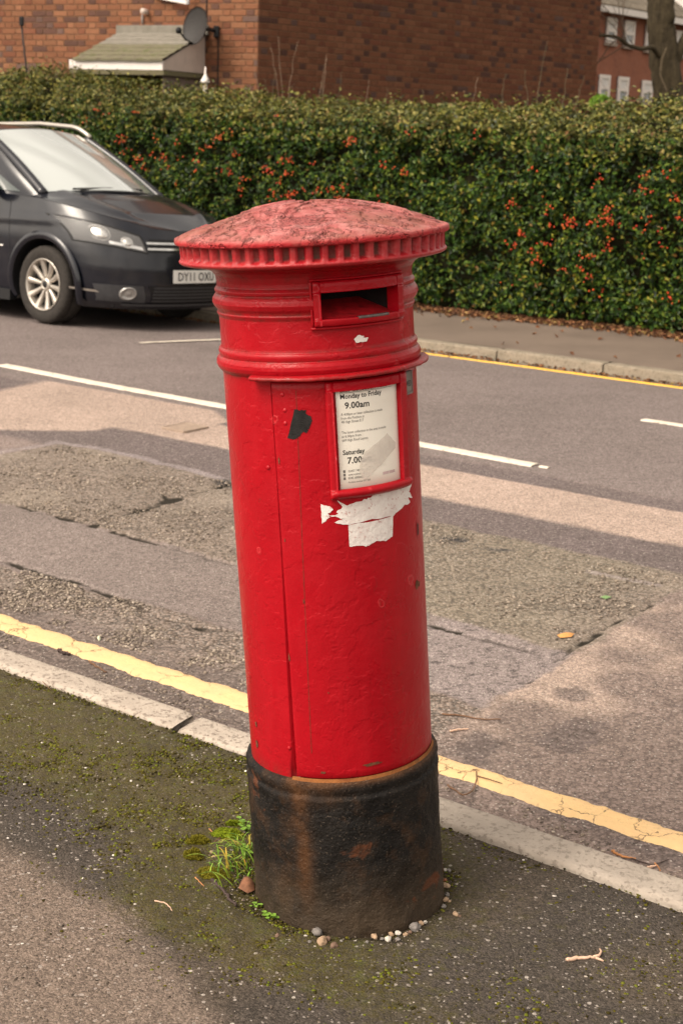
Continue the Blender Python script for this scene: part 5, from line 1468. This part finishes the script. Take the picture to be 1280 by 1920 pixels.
slab('roof', [FP(Q0 - .3, -3.6, FE + 3.0), FP(Q1 + .3, -3.6, FE + 3.0), FP(Q1 + .3, -7.4, FE + .05), FP(Q0 - .3, -7.4, FE + .05)], (0, 0, .15), M_FROOF, fh)
for i in range(11):
    o_ = .45 - i * .37; z_ = FE + .05 + i * .27
    slab('tile_course', [FP(Q0 - .3, o_ + .02, z_ + .155), FP(Q1 + .3, o_ + .02, z_ + .155), FP(Q1 + .3, o_ - .34, z_ + .41), FP(Q0 - .3, o_ - .34, z_ + .41)], (0, 0, .035), M_FROOF, rf)
slab('gutter', [FP(Q0 - .3, .46, FE - .06), FP(Q1 + .3, .46, FE - .06), FP(Q1 + .3, .46, FE + .16), FP(Q0 - .3, .46, FE + .16)], FP(0, .12, .05), M_WPAINT, fh)
def fhit(x, y):
    v = fw + rt * ((x - 640) / FPX) - up * ((y - 960) / FPX)
    A = np.array([[v.x, -FD[0]], [v.y, -FD[1]]]); t, q = np.linalg.solve(A, FH0); return q, CAMH + v.z * t
M_PANE = plain('far_pane', (.30, .32, .34), .08, 0, .9)
for (x0, x1, y0, y1) in [(1133, 1151, 33, 80), (1166, 1185, 39, 86), (1206, 1222, 47, 94), (1262, 1282, 58, 104), (1119, 1138, 140, 188), (1154, 1173, 144, 192), (1199, 1218, 151, 192)]:
    qa, za = fhit(x0, (y0 + y1) / 2); qb, zb = fhit(x1, (y0 + y1) / 2); qm = (qa + qb) / 2; _, zt_ = fhit((x0 + x1) / 2, y0); _, zb_ = fhit((x0 + x1) / 2, y1)
    w_ = slab('window', [FP(qa, .03, zb_), FP(qb, .03, zb_), FP(qb, .03, zt_), FP(qa, .03, zt_)], FP(0, .03, .05), M_PANE, fh)
    fr_ = .13
    for (a, b, c, d) in [(qa, qa + fr_, zb_, zt_), (qb - fr_, qb, zb_, zt_), (qa + fr_, qb - fr_, zt_ - fr_, zt_), (qa + fr_, qb - fr_, zb_, zb_ + fr_), (qa + fr_, qb - fr_, (zb_ + zt_) / 2 - .07, (zb_ + zt_) / 2 + .07)]:
        slab('window_frame', [FP(a, .064, c), FP(b, .064, c), FP(b, .064, d), FP(a, .064, d)], FP(0, .05, .05), M_WPAINT, w_)
    slab('window_blind', [FP(qa + fr_, .062, (zb_ + zt_) / 2 + .08), FP(qb - fr_, .062, (zb_ + zt_) / 2 + .08), FP(qb - fr_, .062, zt_ - fr_), FP(qa + fr_, .062, zt_ - fr_)], FP(0, .012, .05), plain('net_blind', (.66, .64, .62), .8), w_)
    slab('window_sill', [FP(qa - .06, .03, zb_ - .12), FP(qb + .06, .03, zb_ - .12), FP(qb + .06, .03, zb_ - .01), FP(qa - .06, .03, zb_ - .01)], FP(0, .12, .05), plain('sill_stone', (.30, .24, .20), .8), w_)
# white verge of the projecting gable at the far right
va, vb = np.array(at_px(1248, -8, 50)) - np.array([FH0[0], FH0[1], .05]), np.array(at_px(1300, 34, 50)) - np.array([FH0[0], FH0[1], .05])
slab('verge_board', [va, vb, vb + [0, 0, .28], va + [0, 0, .28]], (.05, -.10, 0), M_WPAINT, rf)
slab('gable_roof', [va + [0, .1, .1], vb + [0, .1, .1], vb + [1.5, 4, .1], va + [1.5, 4, .1]], (0, 0, .12), M_FROOF, rf)

# ------------------------------------------------------------------ bare tree
tree = empty('bare_tree', (0, 0, .05)); b0 = at_px(1252, 190, 27.0); tree.location = (b0[0], b0[1], .05)
prop(tree, 'bare winter tree with a thick dark trunk in front of the far house', 'tree')
TI = Matrix.Translation(-tree.location)
m_ = M('bark'); M_BARK = m_.fin(m_.ramp(m_.noise(4, 7, .7, vec=m_.scaled((3, 3, .8))), [(.3, (.030, .024, .016)), (.55, (.072, .056, .034)), (.75, (.11, .088, .052))]), .95, .15, normal=m_.bump(m_.noise(14, 6, .7), .9, .03))
tp = [(b0[0] + .12, b0[1], .0)] + [tuple(at_px(x, y, 27.0)) for x, y in [(1254, 190), (1248, 140), (1242, 90), (1239, 45), (1237, 0), (1236, -60)]]
top = np.array(tp[-1]); tp += [tuple(top + np.array([.1, .1, 1.0])), tuple(top + np.array([.3, .2, 2.6]))]
trd = np.array([.32, .27, .255, .245, .235, .225, .21, .17, .09])
tt_ = np.linspace(0, 8, 40); P = np.stack([np.interp(tt_, range(9), [q[i] for q in tp]) for i in range(3)], 1); rr_ = np.interp(tt_, range(9), trd)
gt = np.random.default_rng(3); P += gt.normal(0, .008, P.shape)
o = mesh('trunk', *tube(P, rr_, 14), M_BARK, tree); o.matrix_parent_inverse = TI
def branch(p, d, L_, r_, lev, out):
    n = 7; pts = [np.array(p, float)]; d = np.array(d, float); d /= np.linalg.norm(d)
    for i in range(n):
        d = d + gt.normal(0, .13, 3) + np.array([0, 0, .03]); d /= np.linalg.norm(d); pts.append(pts[-1] + d * L_ / n)
    out.append(tube(pts, np.linspace(r_, r_ * .35, n + 1), 6 if lev < 2 else 4))
    if lev < 3:
        for k in range(5 if lev < 2 else 4):
            i = int(gt.integers(2, n + 1)); dd = d + gt.normal(0, .75, 3); branch(pts[i], dd, L_ * gt.uniform(.4, .65), max(r_ * .45, .004), lev + 1, out)
limbs = [((1262, 135), (.75, .2, .75), 3.0, .12), ((1205, 92), None, 0, 0)]
def px_limb(pxs, r0, r1):
    P = np.array([at_px(x, y, Y) for x, y, Y in pxs]); t = np.linspace(0, len(P) - 1, 24); Q = np.stack([np.interp(t, range(len(P)), P[:, i]) for i in range(3)], 1)
    return Q, tube(Q, np.linspace(r0, r1, 24), 8)
Q, g_ = px_limb([(1246, 120, 27), (1222, 88, 26.6), (1200, 92, 26.2), (1178, 86, 25.8), (1155, 68, 25.4), (1120, 66, 25), (1080, 72, 24.6), (1040, 70, 24.2), (1000, 66, 24)], .045, .010)
o = mesh('limb', *g_, M_BARK, tree); o.matrix_parent_inverse = TI
tw = []
for k in range(18):
    i = int(gt.integers(7, 24)); branch(Q[i], np.array([-.7, -.1, gt.uniform(-.5, .9)]) + gt.normal(0, .3, 3), gt.uniform(.5, 1.3), .009, 2, tw)
v_, f_ = merge(tw); o = mesh('twigs', v_, f_, plain('twig_bark', (.12, .085, .06), .9), tree); o.matrix_parent_inverse = TI; o['kind'] = 'stuff'
Q, g_ = px_limb([(1252, 150, 27), (1266, 110, 27), (1280, 80, 27), (1300, 40, 27.2), (1320, -20, 27.4)], .11, .07)
o = mesh('limb', *g_, M_BARK, tree); o.matrix_parent_inverse = TI
tw = []
for d_ in [(-.7, -.2, .7), (.6, .3, .8), (-.2, .6, .9), (.3, -.6, .9), (0, 0, 1)]:
    branch(P[-4], d_, 2.6, .085, 0, tw)
for px in (1236, 1238): branch(at_px(px, -40, 27), (-.8, -.3, .55), 2.6, .05, 1, tw)
v_, f_ = merge(tw); o = mesh('branches', v_, f_, M_BARK, tree); o.matrix_parent_inverse = TI; o['kind'] = 'stuff'
# thin pale sucker crossing the trunk
Q, g_ = px_limb([(1252, 190, 26.5), (1248, 168, 26.4), (1236, 140, 26.4), (1240, 110, 26.4), (1248, 90, 26.4)], .016, .008)
o = mesh('sucker', *g_, plain('pale_bark', (.17, .13, .085), .9), tree); o.matrix_parent_inverse = TI

# bright shrub beyond the hedge
bp = at_px(1126, 186, 17.5); shrub = empty('garden_shrub', (bp[0], bp[1], .05)); prop(shrub, 'small bright green shrub showing over the hedge by the house corner', 'shrub')
SI = Matrix.Translation(-shrub.location); g_ = np.random.default_rng(8)
n = 1600; dd = g_.normal(size=(n, 3)); dd /= np.linalg.norm(dd, axis=1)[:, None]; rad = g_.uniform(.5, 1, n)[:, None] ** .5
Pc = np.array([bp[0], bp[1], bp[2] - .06]) + dd * rad * np.array([.14, .14, .12]) * (1 + .3 * (fbm(dd[:, 0] * 3 + 5, dd[:, 1] * 3 + 5, dd[:, 2] * 3) - .5))[:, None]
v_, f_ = leaves(Pc, dd + np.array([0, 0, .4]), .03, .016, .5, g_)
o = mesh('crown', v_, f_, mat_leaf('bright_leaf', [(0, (.05, .12, .01)), (.5, (.12, .24, .02)), (1, (.22, .33, .03))]), shrub, True); o.matrix_parent_inverse = SI
o = mesh('stem', *tube([(bp[0], bp[1], .05), (bp[0] + .02, bp[1], 1.2), (bp[0], bp[1], bp[2])], [.02, .015, .008], 6), M_STEM, shrub); o.matrix_parent_inverse = SI

# ------------------------------------------------------------------ small things on the ground
def pv(x, y, z=0.0):
    """street-frame point under a pixel of the photograph, on the plane z"""
    v = fw + rt * ((x - 640) / FPX) - up * ((y - 960) / FPX); t = (z - CAMH) / v.z
    return np.array([v.x * t, v.y * t, z])
def rdp(x, y):
    z = -.03
    for _ in range(12):
        p = pv(x, y, z); z = float(roadz(p[:2] @ NV))
    return p
# loose moss crumbs over the asphalt
g_ = np.random.default_rng(21)
vi, fi = ico(1)
vi0 = vi[vi[:, 2] > -.3]
def scatter_blobs(name, n, dens, zs, rmin, rmax, mat, smin, smax, nmin, nmax, label, cat, sub=1):
    s = g_.uniform(smin, smax, n * 6); q = g_.uniform(nmin, nmax, n * 6)
    k = g_.random(n * 6) < dens(s, q); s, q = s[k][:n], q[k][:n]
    n = len(s); r_ = rmin + (rmax - rmin) * g_.random(n) ** 2.5
    bv, bf = ico(sub)
    V = bv[None] * r_[:, None, None] * np.stack([g_.uniform(.8, 1.6, n), g_.uniform(.8, 1.6, n), g_.uniform(.45, .8, n)], 1)[:, None, :]
    V = V * (1 + g_.uniform(-.28, .28, (n, len(bv), 1)))
    P = W(s, q, zs); V = V + P[:, None, :]
    F = (bf[None] + (np.arange(n) * len(bv))[:, None, None]).reshape(-1, 3)
    o = mesh(name, V.reshape(-1, 3), F, mat, None); prop(o, label, cat, kind='stuff'); return o
m_ = M('moss_crumb'); M_MOSS = m_.fin(m_.ramp(m_.island(), [(0, (.022, .018, .006)), (.35, (.058, .046, .009)), (.65, (.095, .083, .011)), (.88, (.105, .125, .013)), (1, (.15, .14, .025))]), .95, .1)
def mossd(s, q):
    d = moss_density(s, q); r = np.hypot(s - PS, q - PN)
    return d * (smooth(.42, .66, fbm(s * 11, q * 11, 3.3)) * .85 + .15) * (r > .205)
scatter_blobs('moss', 24000, mossd, .0005, .0009, .0040, M_MOSS, 1.0, 3.7, 1.75, KIN, 'olive moss crumbs spread over the dark footway', 'moss')
m_ = M('stone_chip'); M_CHIPS = m_.fin(m_.ramp(m_.island(), [(0, (.22, .19, .17)), (.3, (.42, .37, .33)), (.6, (.60, .55, .50)), (1, (.74, .70, .66))]), .7, .3)
scatter_blobs('stone_chips', 650, lambda s, q: .5 * smooth(.3, .6, fbm(s * 3, q * 3, 9)) + .2, .0005, .0009, .0042, M_CHIPS, .8, 3.5, 1.4, KIN, 'pale stone chips set in the near footway', 'stone chips')
m_ = M('grit'); M_GRIT = m_.fin(m_.ramp(m_.island(), [(0, (.035, .028, .022)), (.5, (.10, .08, .062)), (.85, (.20, .16, .13)), (1, (.40, .35, .30))]), .9, .2)
scatter_blobs('grit', 9000, lambda s, q: .25 + .75 * (np.hypot(s - PS, q - PN) < .27), .0005, .0008, .0028, M_GRIT, 1.0, 3.4, 1.6, KIN, 'dark grit and crumbs on the near footway', 'grit')
# road grit in the gutter and loose aggregate
def road_grit(n, smin, smax, nmin, nmax, rmin, rmax, seed, name, label):
    gg = np.random.default_rng(seed); s = gg.uniform(smin, smax, n); q = gg.uniform(nmin, nmax, n)
    k = gg.random(n) < smooth(.42, .62, fbm(s * 5, q * 5, seed)); s, q = s[k], q[k]; n = len(s)
    bv, bf = ico(1); r_ = rmin + (rmax - rmin) * gg.random(n) ** 2
    V = bv[None] * r_[:, None, None] * np.array([1.2, 1.2, .6]) * (1 + gg.uniform(-.3, .3, (n, len(bv), 1))) + W(s, q, roadz(q) + .002)[:, None, :]
    F = (bf[None] + (np.arange(n) * len(bv))[:, None, None]).reshape(-1, 3)
    o = mesh(name, V.reshape(-1, 3), F, M_AGG, None); prop(o, label, 'gravel', kind='stuff')
m_ = M('aggregate'); M_AGG = m_.fin(m_.ramp(m_.island(), [(0, (.07, .055, .045)), (.4, (.19, .155, .125)), (.75, (.29, .235, .185)), (1, (.42, .36, .30))]), .85, .2)
road_grit(9000, 2.3, 4.5, 3.27, 3.60, .0025, .0065, 31, 'exposed_aggregate', 'exposed stones in the broken road edge beside the yellow line')
road_grit(8000, 2.2, 5.6, 4.18, 5.08, .0025, .0065, 33, 'coarse_stones', 'exposed stones in the old worn patch of road')
road_grit(2500, 1.0, 4.2, 2.93, 3.11, .002, .005, 35, 'gutter_grit', 'dark grit in the near gutter between kerb and yellow line')

# pebbles round the foot of the box
PC = {'tan': (.42, .29, .19), 'grey': (.24, .215, .20), 'pale': (.58, .53, .47), 'rust': (.33, .12, .06), 'brown': (.20, .125, .09)}
PM = {k: plain('pebble_' + k, tuple(q * .82 for q in c), .8, scale=120, var=.22, bump=.2) for k, c in PC.items()}
for i, (x, y, r_, kind) in enumerate([(595, 1753, 11, 'grey'), (604, 1771, 10, 'tan'), (626, 1777, 7, 'brown'), (614, 1764, 6, 'brown'), (702, 1759, 6, 'tan'), (728, 1764, 7, 'pale'), (733, 1754, 6, 'tan'), (746, 1752, 6, 'pale'), (745, 1763, 5, 'grey'), (760, 1754, 5, 'tan'), (716, 1762, 4, 'grey'), (777, 1744, 12, 'grey'), (789, 1734, 6, 'tan'), (797, 1731, 4, 'pale'), (768, 1750, 4, 'brown'),
                                      (834, 1633, 4, 'pale'), (841, 1634, 4, 'grey'), (836, 1664, 7, 'tan'), (833, 1652, 4, 'rust'), (838, 1680, 5, 'grey'), (835, 1690, 6, 'tan'), (842, 1692, 4, 'tan'), (831, 1702, 5, 'grey'), (854, 1718, 7, 'tan'), (862, 1720, 4, 'brown'), (397, 1600, 4, 'tan'), (401, 1609, 4, 'tan'), (580, 1768, 4, 'grey'), (573, 1757, 3, 'pale'), (520, 1757, 5, 'brown'), (640, 1766, 3, 'grey'), (688, 1768, 4, 'grey'), (825, 1725, 4, 'grey')]):
    gp_r = np.random.default_rng(300 + i); bv, bf = ico(3)
    p = pv(x, y); rad = r_ * np.linalg.norm(p - np.array([0, 0, CAMH])) / FPX * .95
    k3 = 1 + (fbm(bv[:, 0] * 1.3 + i, bv[:, 1] * 1.3 + 4, bv[:, 2] * 1.3 + 2, 2) - .5) * .95
    V = bv * k3[:, None] * rad * np.array([1.0, gp_r.uniform(.75, 1.0), .78])
    o = mesh('pebble', V, bf, PM[kind]); o.location = (p[0], p[1] + rad * .3, rad * .38); o.rotation_euler = (0, 0, gp_r.uniform(0, 6.28))
    nm = {'tan': 'tan', 'grey': 'grey', 'pale': 'off-white', 'rust': 'rust red', 'brown': 'brown'}[kind]
    if i in (25, 26): prop(o, 'tiny orange-tan pebble lying among the moss beside the grass tuft', 'pebble', 'orange pebbles in the moss')
    elif i == 0: prop(o, 'large angular grey pebble beside the biggest tan one at the plinth front', 'pebble')
    elif i == 1: prop(o, 'largest rounded tan pebble in front of the black plinth', 'pebble')
    elif i == 11: prop(o, 'biggest flat grey pebble touching the plinth foot', 'pebble')
    elif i == 23: prop(o, 'tan pebble lying a little way out from the plinth on bare asphalt', 'pebble')
    else: prop(o, 'small %s pebble lying at the foot of the black plinth' % nm, 'pebble', 'small %s pebbles round the plinth' % nm)

# moss cushions
def cushion(x, y, w_, d_, h_, stops, label, seed):
    gg = np.random.default_rng(seed); p = pv(x, y); bv, bf = ico(4)
    k3 = 1 + (fbm(bv[:, 0] * 2.2 + seed, bv[:, 1] * 2.2 + 4, bv[:, 2] * 2.2 + 2, 3) - .5) * .7
    V = bv * k3[:, None] * np.array([w_, d_, h_]); o = empty('moss_cushion', (p[0], p[1], -.001)); prop(o, label, 'moss')
    m = M('cushion_moss'); mt = m.fin(m.ramp(m.noise(160, 4), stops), .95, .1, normal=m.bump(m.noise(400, 3), .8, .003))
    mesh('mound', V, bf, mt, o)
    n = 2600; dd = gg.normal(size=(n, 3)); dd[:, 2] = np.abs(dd[:, 2]); dd /= np.linalg.norm(dd, axis=1)[:, None]
    kk = 1 + (fbm(dd[:, 0] * 2.2 + seed, dd[:, 1] * 2.2 + 4, dd[:, 2] * 2.2 + 2, 3) - .5) * .7
    P = dd * kk[:, None] * np.array([w_, d_, h_]); a = gg.normal(size=(n, 3)) * .0007
    V = np.stack([P - a, P + a, P + dd * gg.uniform(.0015, .0040, (n, 1)) + gg.normal(size=(n, 3)) * .0007], 1).reshape(-1, 3)
    m = M('moss_fuzz'); mt = m.fin(m.ramp(m.island(), stops), .9, .1)
    f = mesh('moss_fuzz', V, np.arange(n * 3).reshape(-1, 3), mt, o, True); f['kind'] = 'stuff'
GR = [(0, (.06, .08, .006)), (.4, (.17, .225, .014)), (.75, (.27, .33, .022)), (1, (.38, .40, .04))]
OL = [(0, (.05, .046, .006)), (.4, (.14, .125, .012)), (.75, (.21, .19, .018)), (1, (.29, .25, .04))]
cushion(428, 1568, .032, .019, .020, GR, 'bright green loaf-shaped moss cushion just left of the plinth', 5)
cushion(362, 1608, .021, .018, .020, OL, 'round olive moss cushion standing alone on the asphalt', 6)
cushion(372, 1579, .025, .016, .014, OL, 'low olive moss cushion behind the round one', 7)
cushion(395, 1640, .036, .024, .012, OL, 'wide flat olive moss cushion below the two tiny pebbles', 8)
cushion(440, 1545, .020, .010, .008, GR, 'narrow green moss cushion tucked behind the loaf-shaped one', 9)

# grass tuft and weeds against the plinth
def blades(n, base_fun, lmin, lmax, wd, seed, droop=.6, lean=(0, 0)):
    gg = np.random.default_rng(seed); V, F = [], []
    for i in range(n):
        b = base_fun(gg); L_ = gg.uniform(lmin, lmax); az = gg.uniform(0, 6.28); d = np.array([math.cos(az), math.sin(az), 0]) * gg.uniform(.25, 1.0) + np.array([lean[0], lean[1], 0]); sd_ = np.array([-d[1], d[0], 0]); sd_ /= np.linalg.norm(sd_) + 1e-9
        k0 = len(V); t = np.linspace(0, 1, 6)
        for j, q in enumerate(t):
            c = b + d * L_ * q * .7 + np.array([0, 0, L_ * (q * 1.0 - droop * q * q)]); c[2] = max(c[2], .002)
            w_ = wd * (1 - q ** 2) * .5 + .0002
            V += [c - sd_ * w_, c + sd_ * w_]
        F += [[k0 + 2 * j, k0 + 2 * j + 1, k0 + 2 * j + 3, k0 + 2 * j + 2] for j in range(5)]
    return np.array(V), F
m_ = M('grass_blade'); M_GRASS = m_.fin(m_.ramp(m_.island(), [(0, (.075, .17, .015)), (.4, (.16, .29, .025)), (.7, (.27, .37, .04)), (.88, (.42, .36, .05)), (1, (.50, .27, .04))]), .5, .35)
gc = pv(440, 1655); gd = pv(462, 1585)
tuft = empty('grass_tuft', tuple(gc)); prop(tuft, 'tuft of fresh yellow-green grass growing against the left foot of the plinth', 'grass tuft')
def bf1(g):
    t = g.random(); c = gc * (1 - t) + gd * t; return np.array([c[0] - gc[0] + g.normal(-.008, .020), c[1] - gc[1] + g.normal(0, .020), 0])
v, f = blades(85, bf1, .040, .105, .0036, 3, .66, (-.30, -.15)); mesh('blades', v, f, M_GRASS, tuft)['kind'] = 'stuff'
M_WEED = mat_leaf('weed_leaf', [(0, (.06, .13, .02)), (.5, (.13, .25, .035)), (1, (.23, .34, .06))], .5)
def weed(x, y, n, spread, size, hmax, label, seed):
    gg = np.random.default_rng(seed); p = pv(x, y); o = empty('weed', tuple(p)); prop(o, label, 'weed')
    for k in range(n):
        az = gg.uniform(0, 6.28); r_ = spread * gg.uniform(.2, 1); h_ = gg.uniform(.3, 1) * hmax; q = np.array([math.cos(az) * r_, math.sin(az) * r_, h_])
        mesh('stalk', *tube([(0, 0, 0), tuple(q * .5 + [0, 0, h_ * .2]), tuple(q)], .0008, 5), M_WEED, o)
        w_ = np.linspace(0, 2 * math.pi, 9, endpoint=False); s1 = size * gg.uniform(.7, 1.2)
        V = np.concatenate([[q], q + np.stack([np.cos(w_) * s1 * (1 + .18 * np.cos(3 * w_)), np.sin(w_) * s1 * .8, np.sin(w_ * 2) * s1 * .15 + s1 * .12], 1)])
        mesh('leaf', V, [[0, 1 + j, 1 + (j + 1) % 9] for j in range(9)], M_WEED, o)
weed(505, 1722, 8, .016, .0065, .012, 'small weed with rounded bright leaves at the front left of the plinth', 4)
weed(462, 1560, 16, .022, .0060, .035, 'leafy green weed squeezed between moss and plinth behind the grass', 5)
weed(468, 1600, 14, .020, .0050, .028, 'low weed growing among the grass blades on the plinth side', 6)
weed(478, 1700, 7, .014, .0040, .008, 'tiny sprawling weed beside the dark twig', 7)

# twigs and leaves lying about
M_TWD = plain('dark_twig', (.060, .040, .036), .8, scale=200, var=.35, bump=.5)
M_TWP = plain('peeled_twig', (.60, .40, .29), .6, scale=150, var=.15)
M_TWB = plain('brown_twig', (.155, .085, .050), .8, scale=150, var=.3)
M_TWO = plain('orange_twig', (.42, .19, .075), .7, scale=150, var=.25)
def twig(pxs, rad, mat, label, road_=False, z=.004, forks=(), group=None):
    Pp = []
    for x, y in pxs:
        p = rdp(x, y) if road_ else pv(x, y); Pp.append(p + np.array([0, 0, z]))
    Pp = np.array(Pp); t = np.linspace(0, len(Pp) - 1, 14); Q = np.stack([np.interp(t, range(len(Pp)), Pp[:, i]) for i in range(3)], 1)
    gg = np.random.default_rng(int(pxs[0][0])); Q += gg.normal(0, rad * .25, Q.shape)
    parts = [tube(Q, rad * np.linspace(1, .6, 14) * gg.uniform(.85, 1.15, 14), 7)]
    for fpx in forks:
        F_ = np.array([(rdp(x, y) if road_ else pv(x, y)) + np.array([0, 0, z + .001]) for x, y in fpx]); parts.append(tube(F_, np.linspace(rad * .7, rad * .4, len(F_)), 6))
    v_, f_ = merge(parts); o = mesh('twig', v_, f_, mat); prop(o, label, 'twig', group); return o
twig([(398, 1652), (418, 1672), (432, 1690), (443, 1702)], .0042, M_TWD, 'dark knobbly twig lying below the grass tuft', z=.005)
twig([(366, 1648), (382, 1664)], .0016, M_TWO, 'thin pale straw at the tip of the dark twig')
twig([(402, 1580), (416, 1571), (432, 1572), (445, 1565)], .0018, M_TWB, 'thin grey-brown twig curving under the loaf-shaped moss', z=.003)
twig([(392, 1557), (403, 1567)], .0014, M_TWO, 'short orange straw behind the moss cushions')
twig([(290, 1692), (308, 1695), (318, 1703), (324, 1713)], .0015, M_TWP, 'thin curved straw on the mossy asphalt away from the box')
twig([(1062, 1805), (1080, 1800), (1104, 1800), (1122, 1797)], .0045, M_TWP, 'pale peeled forked twig on the dark footway', z=.005, forks=[[(1112, 1799), (1122, 1796), (1126, 1789), (1123, 1784)], [(1116, 1801), (1124, 1804), (1130, 1807)]])
twig([(838, 1478), (852, 1488), (868, 1498), (885, 1490), (893, 1470), (892, 1452)], .0025, M_TWB, 'brown forked twig lying across the yellow line beside the plinth', True, .010, forks=[[(885, 1450), (898, 1451)], [(894, 1462), (915, 1468), (940, 1476)]])
twig([(828, 1342), (860, 1344), (900, 1352), (938, 1352)], .0028, M_TWB, 'long dull brown twig on the road behind the plinth', True, .006)
twig([(843, 1374), (860, 1371), (878, 1370)], .0032, M_TWP, 'short pale stick on the road behind the plinth', True, .006)
twig([(1145, 1600), (1165, 1610), (1190, 1614)], .0035, M_TWO, 'orange-brown stick in the gutter against the kerb', True, .006)
twig([(1212, 1632), (1222, 1630), (1230, 1629)], .0035, M_TWP, 'short whitish stick in the gutter at the kerb edge', True, .008)
twig([(1226, 1625), (1232, 1632), (1236, 1640)], .0022, M_TWO, 'tiny orange straw crossing the whitish stick', True, .010)
twig([(1180, 1612), (1205, 1622), (1225, 1626), (1252, 1616)], .0018, M_TWD, 'thin dark twig trailing in the gutter', True, .006)
twig([(168, 1243), (182, 1253), (200, 1263)], .0040, M_TWB, 'thick brown stick between yellow line and kerb', True, .006)
twig([(110, 1222), (122, 1228), (132, 1230)], .0060, M_TWD, 'clot of dark bark against the yellow line edge', True, .006)
twig([(78, 1278), (88, 1288), (97, 1296)], .0014, M_TWB, 'hair-thin twig on the pavement edge of the kerb')
def flat_leaf(pts, mat, name, label, cat, road_=False, curl=.012):
    P = np.array([(rdp(x, y) if road_ else pv(x, y)) for x, y in pts]); c = P.mean(0); k = len(P)
    V = np.concatenate([[c + [0, 0, curl]], P + np.array([0, 0, .004]), P * .5 + c * .5 + np.array([0, 0, curl * .9])])
    F = [[0, k + 1 + i, k + 1 + (i + 1) % k] for i in range(k)] + [[k + 1 + i, 1 + i, 1 + (i + 1) % k, k + 1 + (i + 1) % k] for i in range(k)]
    o = mesh(name, V, F, mat); prop(o, label, cat); return o
flat_leaf([(447, 1668), (452, 1655), (466, 1652), (477, 1660), (478, 1672), (464, 1678)], plain('brown_leaf', (.17, .075, .040), .8, scale=80, var=.35), 'dead_leaf', 'curled brown dead leaf between the grass and the plinth', 'leaf', curl=.022)
flat_leaf([(1043, 1193), (1058, 1189), (1076, 1190), (1070, 1196), (1050, 1198)], plain('orange_leaf', (.55, .27, .09), .7, scale=80), 'fallen_leaf', 'orange leaf lying alone on the worn road patch', 'leaf', True)
flat_leaf([(1124, 1121), (1134, 1118), (1146, 1121), (1134, 1125)], plain('green_leaf', (.17, .27, .11), .7, scale=80), 'fallen_leaf', 'small green leaf fallen on the road', 'leaf', True, .006)
flat_leaf([(88, 604), (100, 601), (120, 603), (116, 608), (98, 608)], plain('white_litter', (.62, .55, .47), .7), 'paper_scrap', 'flattened pale paper scrap on the road beside the car wheel', 'litter', True, .02)
flat_leaf([(182, 1198), (186, 1194), (190, 1200), (186, 1204)], plain('pale_stone_mat', (.50, .50, .36), .8), 'road_stone', 'pale greenish stone beside the yellow line', 'stone', True, .012)
